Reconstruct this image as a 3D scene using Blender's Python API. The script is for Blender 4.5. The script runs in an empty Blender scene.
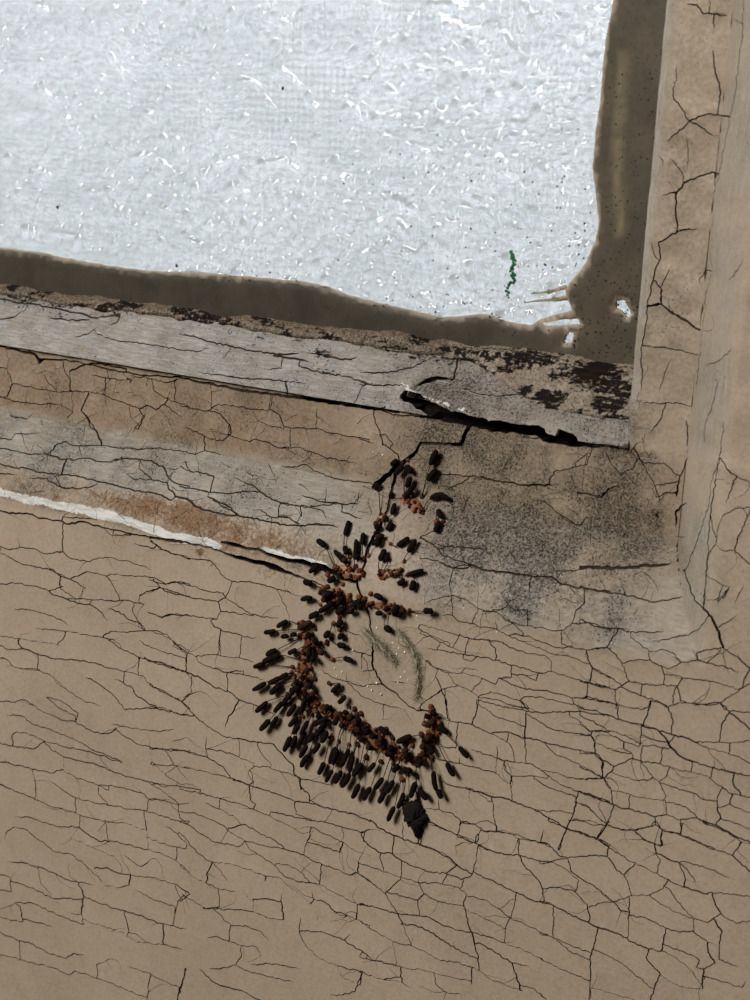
import bpy, math, random, time
import numpy as np
from mathutils import Vector, Matrix
from mathutils.geometry import delaunay_2d_cdt
T0 = time.time()
rnd = random.Random(7); nrs = np.random.RandomState(7)
scene = bpy.context.scene
COL = scene.collection

# ------------------------------------------------------------------ camera
FPX = 1400.0
_L = np.array([-1900 - 375.0, -(30 - 500.0), -FPX])          # vanishing point of the rail
XC = -_L / np.linalg.norm(_L)
_c = (655 - 375) - .093 * (500 - 220)
_D = -(_c * _L[0] + FPX * FPX) / (-.093 * _L[0] - _L[1])
ZC = -np.array([_c - .093 * _D, -_D, -FPX]); ZC /= np.linalg.norm(ZC)
YC = np.cross(ZC, XC)
RCW = np.stack([XC, YC, ZC], 1)                               # world -> camera axes
CAMPOS = -RCW.T @ (np.array([0, -150., -FPX]) / FPX * 0.21)
cam_data = bpy.data.cameras.new('camera')
cam = bpy.data.objects.new('camera', cam_data); COL.objects.link(cam)
m = Matrix([list(r) for r in RCW.T]).to_4x4(); m.translation = Vector(CAMPOS)
cam.matrix_world = m
cam_data.sensor_fit = 'HORIZONTAL'; cam_data.sensor_width = 36.0
cam_data.lens = FPX / 750 * 36
cam_data.clip_start = 0.005; cam_data.clip_end = 200
cam_data.dof.use_dof = True
cam_data.dof.focus_distance = 0.220; cam_data.dof.aperture_fstop = 75
scene.camera = cam

# ------------------------------------------------------------------ world, lights, exposure
w = bpy.data.worlds.new('overcast_sky'); scene.world = w; w.use_nodes = True
nt = w.node_tree; nt.nodes.clear()
wo = nt.nodes.new('ShaderNodeOutputWorld'); wb = nt.nodes.new('ShaderNodeBackground')
tc = nt.nodes.new('ShaderNodeTexCoord'); sp = nt.nodes.new('ShaderNodeSeparateXYZ')
rp = nt.nodes.new('ShaderNodeValToRGB'); mr = nt.nodes.new('ShaderNodeMapRange')
mr.inputs['From Min'].default_value = -1; mr.inputs['From Max'].default_value = 1
nt.links.new(tc.outputs['Generated'], sp.inputs[0]); nt.links.new(sp.outputs['Z'], mr.inputs['Value'])
nt.links.new(mr.outputs[0], rp.inputs[0]); nt.links.new(rp.outputs[0], wb.inputs['Color'])
nt.links.new(wb.outputs[0], wo.inputs['Surface'])
e = rp.color_ramp.elements
e[0].position = 0.0; e[0].color = (.17, .185, .185, 1)
e[1].position = 1.0; e[1].color = (.98, 1.03, 1.1, 1)
for p, c in ((.20, (.15, .165, .165, 1)), (.33, (.30, .33, .33, 1)), (.415, (.58, .62, .615, 1)), (.475, (.82, .87, .885, 1)), (.535, (1.02, 1.07, 1.12, 1))):
    q = e.new(p); q.color = c
wb.inputs['Strength'].default_value = 1.08

def area_light(name, loc, target, size, energy, color):
    d = bpy.data.lights.new(name, 'AREA'); d.size = size; d.energy = energy; d.color = color
    o = bpy.data.objects.new(name, d); COL.objects.link(o); o.location = loc
    o.rotation_euler = (Vector(target) - Vector(loc)).to_track_quat('-Z', 'Y').to_euler()
    return o
area_light('room_lamp', (-0.32, -0.60, 0.46), (0, 0, 0), 0.30, 7.2, (1.0, .975, .945))

vs = scene.view_settings
vs.view_transform = 'Standard'; vs.look = 'None'; vs.exposure = 0.0; vs.gamma = 1.0
vs.use_curve_mapping = False

# ------------------------------------------------------------------ helpers
def fbm(x, z, scale, seed=0, octaves=3, gain=.5):
    """smooth value noise in -1..1, x and z in millimetres, scale = size of the largest lumps"""
    x = np.asarray(x, float); z = np.asarray(z, float)
    out = np.zeros(np.broadcast(x, z).shape); amp = 1.; tot = 0
    for o in range(octaves):
        s = scale / 2 ** o
        u = x / s + 31.7 * (seed + o); v = z / s + 17.3 * (seed + 2 * o)
        iu = np.floor(u).astype(np.int64); iv = np.floor(v).astype(np.int64)
        fu = u - iu; fv = v - iv; fu = fu * fu * (3 - 2 * fu); fv = fv * fv * (3 - 2 * fv)
        def h(a, b):
            n = (a * 374761393 + b * 668265263 + (seed + o * 13) * 1442695041) & 0x7fffffff
            n = ((n ^ (n >> 13)) * 1274126177) & 0x7fffffff
            n = (n ^ (n >> 16)) & 0xffff
            return n / 32767.5 - 1
        a = h(iu, iv); b = h(iu + 1, iv); c = h(iu, iv + 1); d = h(iu + 1, iv + 1)
        out = out + amp * ((a * (1 - fu) + b * fu) * (1 - fv) + (c * (1 - fu) + d * fu) * fv)
        tot += amp; amp *= gain
    return out / tot

def sstep(a, b, x):
    t = np.clip((np.asarray(x, float) - a) / (b - a), 0, 1); return t * t * (3 - 2 * t)

# the sash as depth (mm, into the window) over x (along the rail) and z (up), all in millimetres
ZE, ZF0, ZF1, ZB = 9.0, 22.2, 34.7, 43.0
XE, XF0, XF1 = 50.6, 41.6, 33.2
YF, YG = 10.0, 18.0
def ovolo(u): return YF * (.35 * u + .65 * u ** 2.2)
def rail_profile(z):
    z = np.asarray(z, float)
    y = ovolo(np.clip((z - ZE) / (ZF0 - ZE), 0, 1))
    led = 9.3 + 7.2 * np.clip((z - ZF1) / (ZB - ZF1), 0, 1) ** 1.15
    y = np.where(z > ZF1, led, y)
    return np.where(z > ZB + .05, YG + (z - ZB) * .2, y)
def stile_profile(x):
    x = np.asarray(x, float)
    y = ovolo(np.clip((XE - x) / (XE - XF0), 0, 1))
    d = XF1 - x
    y = np.where(d > 0, YF + np.minimum(d * .9, .45) + np.clip(d - .5, 0, None) * 12, y)
    return y
def depth(x, z):
    r = np.where((np.asarray(z) > ZF1) & (np.asarray(x) >= XF1), 99., rail_profile(z))
    return np.minimum(np.minimum(r, stile_profile(x)), 30.)

def project(P):
    """millimetre points -> pixel"""
    q = (np.asarray(P, float) / 1000 - CAMPOS) @ RCW.T
    return np.stack([375 + FPX * q[:, 0] / -q[:, 2], 500 - FPX * q[:, 1] / -q[:, 2]], 1)
def rays(px):
    px = np.asarray(px, float).reshape(-1, 2)
    d = np.stack([px[:, 0] - 375, -(px[:, 1] - 500), np.full(len(px), -FPX)], 1) @ RCW
    return d
def on_surface(px, lift=0.0):
    """where the sight line of a pixel meets the sash (lifted off it by lift mm): x, z in mm"""
    d = rays(px); o = CAMPOS * 1000
    ys = np.linspace(-3, YG, 500)
    t = (ys[None, :] - o[1]) / d[:, 1:2]
    X = o[0] + t * d[:, 0:1]; Z = o[2] + t * d[:, 2:3]
    hit = ys[None, :] >= depth(X, Z) - lift
    k = np.where(hit.any(1), hit.argmax(1), len(ys) - 1)
    i = np.arange(len(d))
    return np.stack([X[i, k], Z[i, k]], 1)
def on_plane(px, y):
    d = rays(px); o = CAMPOS * 1000
    t = (y - o[1]) / d[:, 1]
    return np.stack([o[0] + t * d[:, 0], o[2] + t * d[:, 2]], 1)
def normal_at(x, z):
    e_ = .4
    gx = (depth(x + e_, z) - depth(x - e_, z)) / (2 * e_); gz = (depth(x, z + e_) - depth(x, z - e_)) / (2 * e_)
    n = np.array([float(np.clip(gx, -1, 1)), -1., float(np.clip(gz, -1, 1))]); return n / np.linalg.norm(n)

def new_mesh(name, verts, faces, mats, parent=None, smooth=True, mat_index=None, attrs=None, angle=None, loc=None):
    """verts in millimetres (world, or relative to loc); one mesh object"""
    me = bpy.data.meshes.new(name)
    V = np.asarray(verts, float) / 1000
    me.from_pydata([tuple(v) for v in V], [], [tuple(f) for f in faces])
    for m_ in (mats if isinstance(mats, (list, tuple)) else [mats]): me.materials.append(m_)
    if smooth: me.polygons.foreach_set('use_smooth', [True] * len(me.polygons))
    if mat_index is not None: me.polygons.foreach_set('material_index', list(mat_index))
    if attrs:
        for k, a in attrs.items():
            at = me.attributes.new(k, 'FLOAT_COLOR', 'POINT')
            at.data.foreach_set('color', np.asarray(a, np.float32).ravel())
    if angle is not None: me.set_sharp_from_angle(angle=math.radians(angle))
    o = bpy.data.objects.new(name, me); COL.objects.link(o)
    if parent is not None: o.parent = parent
    if loc is not None: o.location = loc
    return o
def empty(name, loc=(0, 0, 0), parent=None):
    o = bpy.data.objects.new(name, None); COL.objects.link(o); o.location = loc
    o.empty_display_size = .005
    if parent is not None: o.parent = parent
    return o
def tag(o, label=None, cat=None, group=None, kind=None):
    if label: o['label'] = label
    if cat: o['category'] = cat
    if group: o['group'] = group
    if kind: o['kind'] = kind
    return o

# ------------------------------------------------------------------ materials
class NB:
    def __init__(s, name):
        s.m = bpy.data.materials.new(name); s.m.use_nodes = True
        s.t = s.m.node_tree; s.b = s.t.nodes['Principled BSDF']; s.out = s.t.nodes['Material Output']
        g = s.n('ShaderNodeNewGeometry'); v = s.n('ShaderNodeVectorMath'); v.operation = 'SCALE'
        v.inputs['Scale'].default_value = 1000; s.l(g.outputs['Position'], v.inputs[0]); s.pos = v.outputs[0]
    def n(s, t): return s.t.nodes.new(t)
    def l(s, a, b): s.t.links.new(a, b)
    def val(s, a, sock):
        if isinstance(a, (int, float)): sock.default_value = a
        elif isinstance(a, tuple): sock.default_value = a if len(a) == 4 else a + (1,)
        else: s.l(a, sock)
    def math(s, op, a, b=0.0, clamp=False):
        n = s.n('ShaderNodeMath'); n.operation = op; n.use_clamp = clamp
        s.val(a, n.inputs[0]); s.val(b, n.inputs[1]); return n.outputs[0]
    def scaled(s, sx, sy, sz):
        n = s.n('ShaderNodeVectorMath'); n.operation = 'MULTIPLY'; s.l(s.pos, n.inputs[0])
        n.inputs[1].default_value = (sx, sy, sz); return n.outputs[0]
    def noise(s, scale, detail=4, rough=.55, vec=None, dist=0.0):
        n = s.n('ShaderNodeTexNoise'); n.inputs['Scale'].default_value = scale
        n.inputs['Detail'].default_value = detail; n.inputs['Roughness'].default_value = rough
        n.inputs['Distortion'].default_value = dist
        s.l(vec if vec is not None else s.pos, n.inputs['Vector']); return n.outputs['Fac']
    def ramp(s, x, a, b, lo=0., hi=1.):
        n = s.n('ShaderNodeMapRange'); n.interpolation_type = 'SMOOTHSTEP'
        s.val(x, n.inputs['Value']); s.val(a, n.inputs['From Min']); s.val(b, n.inputs['From Max'])
        s.val(lo, n.inputs['To Min']); s.val(hi, n.inputs['To Max']); return n.outputs[0]
    def mix(s, f, a, b):
        n = s.n('ShaderNodeMix'); n.data_type = 'RGBA'; s.val(f, n.inputs[0]); s.val(a, n.inputs[6]); s.val(b, n.inputs[7])
        return n.outputs[2]
    def attr(s, name):
        n = s.n('ShaderNodeAttribute'); n.attribute_name = name
        q = s.n('ShaderNodeSeparateColor'); s.l(n.outputs['Color'], q.inputs[0]); return q.outputs
    def bump(s, h, strength=.5, dist=.0001, normal=None):
        n = s.n('ShaderNodeBump'); n.inputs['Strength'].default_value = strength; n.inputs['Distance'].default_value = dist
        s.l(h, n.inputs['Height'])
        if normal is not None: s.l(normal, n.inputs['Normal'])
        return n.outputs[0]
    def finish(s, color=None, rough=None, normal=None, **kw):
        if color is not None: s.val(color, s.b.inputs['Base Color'])
        if rough is not None: s.val(rough, s.b.inputs['Roughness'])
        if normal is not None: s.l(normal, s.b.inputs['Normal'])
        for k, v in kw.items(): s.val(v, s.b.inputs[k.replace('_', ' ')])
        return s.m

def make_paint():
    b = NB('old_cream_paint')
    A = b.attr('stain_light_a'); B = b.attr('stain_b')          # grime, rust, bleached grey plus painted window light / white, tan, black
    al = b.n('ShaderNodeAttribute'); al.attribute_name = 'stain_b'; up = al.outputs['Alpha']      # 1 where the grain runs up the stile
    big = b.noise(.05, 3); mid = b.noise(.35, 4); fine = b.noise(1.6, 4, .65); tiny = b.noise(3.4, 3, .6); grit = b.noise(5.5, 2, .6)
    s1 = b.noise(1.0, 5, .7, b.scaled(.30, 2.2, 2.2), .4); s2 = b.noise(1.0, 5, .7, b.scaled(2.2, 2.2, .25), .4)
    streak = b.math('ADD', b.math('MULTIPLY', s1, b.math('SUBTRACT', 1., up)), b.math('MULTIPLY', s2, up))
    c = b.mix(b.ramp(big, .3, .7), (.432, .346, .252), (.395, .314, .226))
    c = b.mix(b.ramp(mid, .45, .75, 0, .40), c, (.345, .262, .175))
    c = b.mix(b.math('MULTIPLY', B[1], b.ramp(mid, .25, .7, .40, 1)), c, (.315, .210, .125))
    bl = b.math('MULTIPLY', A[2], b.ramp(streak, .22, .60, .30, 1.0), True)
    gs = b.math('ADD', b.math('MULTIPLY', streak, .55), b.math('MULTIPLY', fine, .45))
    c = b.mix(bl, c, b.mix(b.ramp(gs, .38, .62), (.205, .198, .182), (.56, .555, .535)))
    # fine mottling everywhere
    c = b.mix(b.ramp(fine, .40, .70, 0, .30), c, (.22, .165, .11))
    c = b.mix(b.ramp(grit, .55, .75, 0, .28), c, (.16, .12, .08))
    c = b.mix(b.ramp(grit, .42, .25, 0, .18), c, (.62, .52, .40))
    dk = b.math('MULTIPLY', A[0], b.ramp(fine, .28, .62, .35, 1.0), True)
    c = b.mix(b.math('MULTIPLY', dk, .92), c, (.095, .075, .053))
    # black mould specks, denser where the grime lies
    thr = b.math('SUBTRACT', .725, b.math('MULTIPLY', A[0], .215))
    spk = b.ramp(b.math('SUBTRACT', tiny, thr), 0.0, .035)
    spk = b.math('MULTIPLY', spk, b.ramp(A[0], .02, .35, .5, .95))
    c = b.mix(spk, c, (.022, .017, .013))
    ru = b.ramp(b.math('ADD', A[1], b.math('MULTIPLY', b.math('SUBTRACT', fine, .5), 1.9)), .30, 1.0)
    ru = b.math('MULTIPLY', ru, b.ramp(A[1], .0, .22))
    c = b.mix(b.math('MULTIPLY', ru, .95), c, b.mix(b.ramp(tiny, .35, .62), (.050, .022, .008), (.235, .122, .042)))
    wh = b.ramp(b.math('ADD', B[0], b.math('MULTIPLY', b.math('SUBTRACT', fine, .5), 1.0)), .38, .70)
    c = b.mix(wh, c, b.mix(b.ramp(streak, .35, .62), (.42, .405, .37), (.64, .625, .59)))
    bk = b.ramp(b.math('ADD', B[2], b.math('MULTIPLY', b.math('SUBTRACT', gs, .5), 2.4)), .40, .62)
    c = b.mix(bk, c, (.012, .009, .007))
    h = b.math('ADD', b.math('MULTIPLY', fine, .6), b.math('MULTIPLY', streak, b.math('MULTIPLY', A[2], 1.4)))
    h = b.math('ADD', h, b.math('MULTIPLY', mid, .5)); h = b.math('ADD', h, b.math('MULTIPLY', grit, .3))
    return b.finish(c, b.ramp(fine, .3, .7, .48, .68), b.bump(h, .55, .00014), **{'Specular IOR Level': b.ramp(bk, 0., 1., .28, .03)})
def simple(name, col, col2=None, rough=.6, scale=2., bump=.4, dist=.00008, **kw):
    b = NB(name); f = b.noise(scale, 4, .6)
    return b.finish(b.mix(b.ramp(f, .3, .7), col, col2 or tuple(x * .7 for x in col)), rough, b.bump(f, bump, dist), **kw)
M_PAINT = make_paint()
M_CRACK = simple('crack_dirt', (.095, .066, .042), (.042, .029, .018), .95, **{'Specular IOR Level': .1})
M_DEEP = simple('shaded_rotten_gap', (.014, .010, .008), (.006, .005, .004), .95, **{'Specular IOR Level': .05})  # darker copy of the wood: shade of the deep gaps painted in
M_WOOD = simple('rotten_dark_wood', (.056, .039, .025), (.022, .016, .011), .95, **{'Specular IOR Level': .1})
M_RIM = simple('torn_paint_edge', (.52, .50, .46), (.36, .34, .30), .7)
def make_putty():
    b = NB('wet_olive_putty'); A = b.attr('stain_light_a')
    f = b.noise(.16, 4, .6); g = b.noise(1.6, 3, .6)
    c = b.mix(b.ramp(f, .3, .7), (.098, .077, .050), (.066, .052, .034))
    c = b.mix(A[0], c, b.mix(b.ramp(f, .3, .7), (.056, .046, .031), (.036, .030, .020)))
    c = b.mix(b.ramp(g, .52, .75, 0, .4), c, (.04, .032, .02))
    c = b.mix(b.math('MULTIPLY', A[1], b.ramp(f, .2, .7, .5, 1)), c, (.25, .20, .115))  # reflection streak painted in as a pale yellow tint
    c = b.mix(b.math('MULTIPLY', A[2], .8), c, (.45, .38, .28))
    return b.finish(c, b.ramp(g, .3, .7, .5, .65), b.bump(g, .2, .00005), **{'Specular IOR Level': .2})
M_PUTTY = make_putty()
def make_glass():
    b = NB('wet_window_glass'); t = b.t
    f = b.noise(.9, 5, .66); g = b.noise(2.4, 3, .6); cloud = b.noise(.05, 4, .55, b.scaled(.8, 1, 1.5))
    nrm = b.bump(b.math('ADD', f, b.math('MULTIPLY', g, .5)), .16, .00040)
    b.finish((.98, .99, 1.0), 0.0, nrm, **{'Transmission Weight': 1.0, 'IOR': 1.50})
    tr = b.n('ShaderNodeBsdfTranslucent'); b.l(b.mix(b.ramp(cloud, .35, .65), (.95, .97, .98), (.74, .80, .79)), tr.inputs['Color'])
    b.l(nrm, tr.inputs['Normal'])
    mx = b.n('ShaderNodeMixShader'); b.l(b.ramp(cloud, .38, .66, .04, .14), mx.inputs[0])
    b.l(b.b.outputs[0], mx.inputs[1]); b.l(tr.outputs[0], mx.inputs[2]); b.l(mx.outputs[0], b.out.inputs['Surface'])
    return b.m
M_GLASS = make_glass()
M_SCREEN = simple('pale_screen_wire', (.62, .65, .66), (.50, .53, .54), .5)
M_HEAD = simple('dark_spore_mass', (.013, .008, .0055), (.005, .0035, .003), .95, 5., .8, .00010, **{'Specular IOR Level': .08})
M_HEAD_RED = simple('reddish_spore_mass', (.060, .020, .009), (.014, .007, .0045), .9, 5., .8, .00010, **{'Specular IOR Level': .12})
M_STALK = simple('dark_stalk', (.022, .011, .006), (.010, .006, .004), .8, **{'Specular IOR Level': .1})
M_FOOT = simple('amber_foot', (.23, .075, .022), (.075, .022, .008), .7, 3.5, .8, .00012, **{'Specular IOR Level': .2})
M_FOOT2 = simple('dark_amber_foot', (.085, .024, .008), (.025, .008, .004), .75, 3.5, .8, .00012, **{'Specular IOR Level': .2})
M_FILM = simple('amber_film', (.26, .125, .058), (.13, .050, .020), .5, 1.6)
M_WISP = simple('grey_fungal_thread', (.36, .315, .225), (.20, .17, .11), .9, **{'Specular IOR Level': .1})
M_GLINT = simple('painted_glint', (.92, .91, .88), (.8, .78, .74), .15)  # white base colour stands in for glints of light
M_HUSK = simple('black_husk', (.014, .011, .009), (.005, .004, .003), .8, 3., .9, .0003, **{'Specular IOR Level': .15})
M_SPECK = simple('black_mould_speck', (.012, .010, .008), (.006, .005, .004), .7)
M_ALGAE = simple('green_algae', (.015, .20, .075), (.008, .09, .035), .6)
M_WALL = simple('plain_plaster', (.50, .45, .38), (.46, .41, .34), .9, .02, .2, .001)
M_FLOOR = simple('brown_floor', (.20, .14, .09), (.14, .10, .065), .6, .02, .2, .001)
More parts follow.
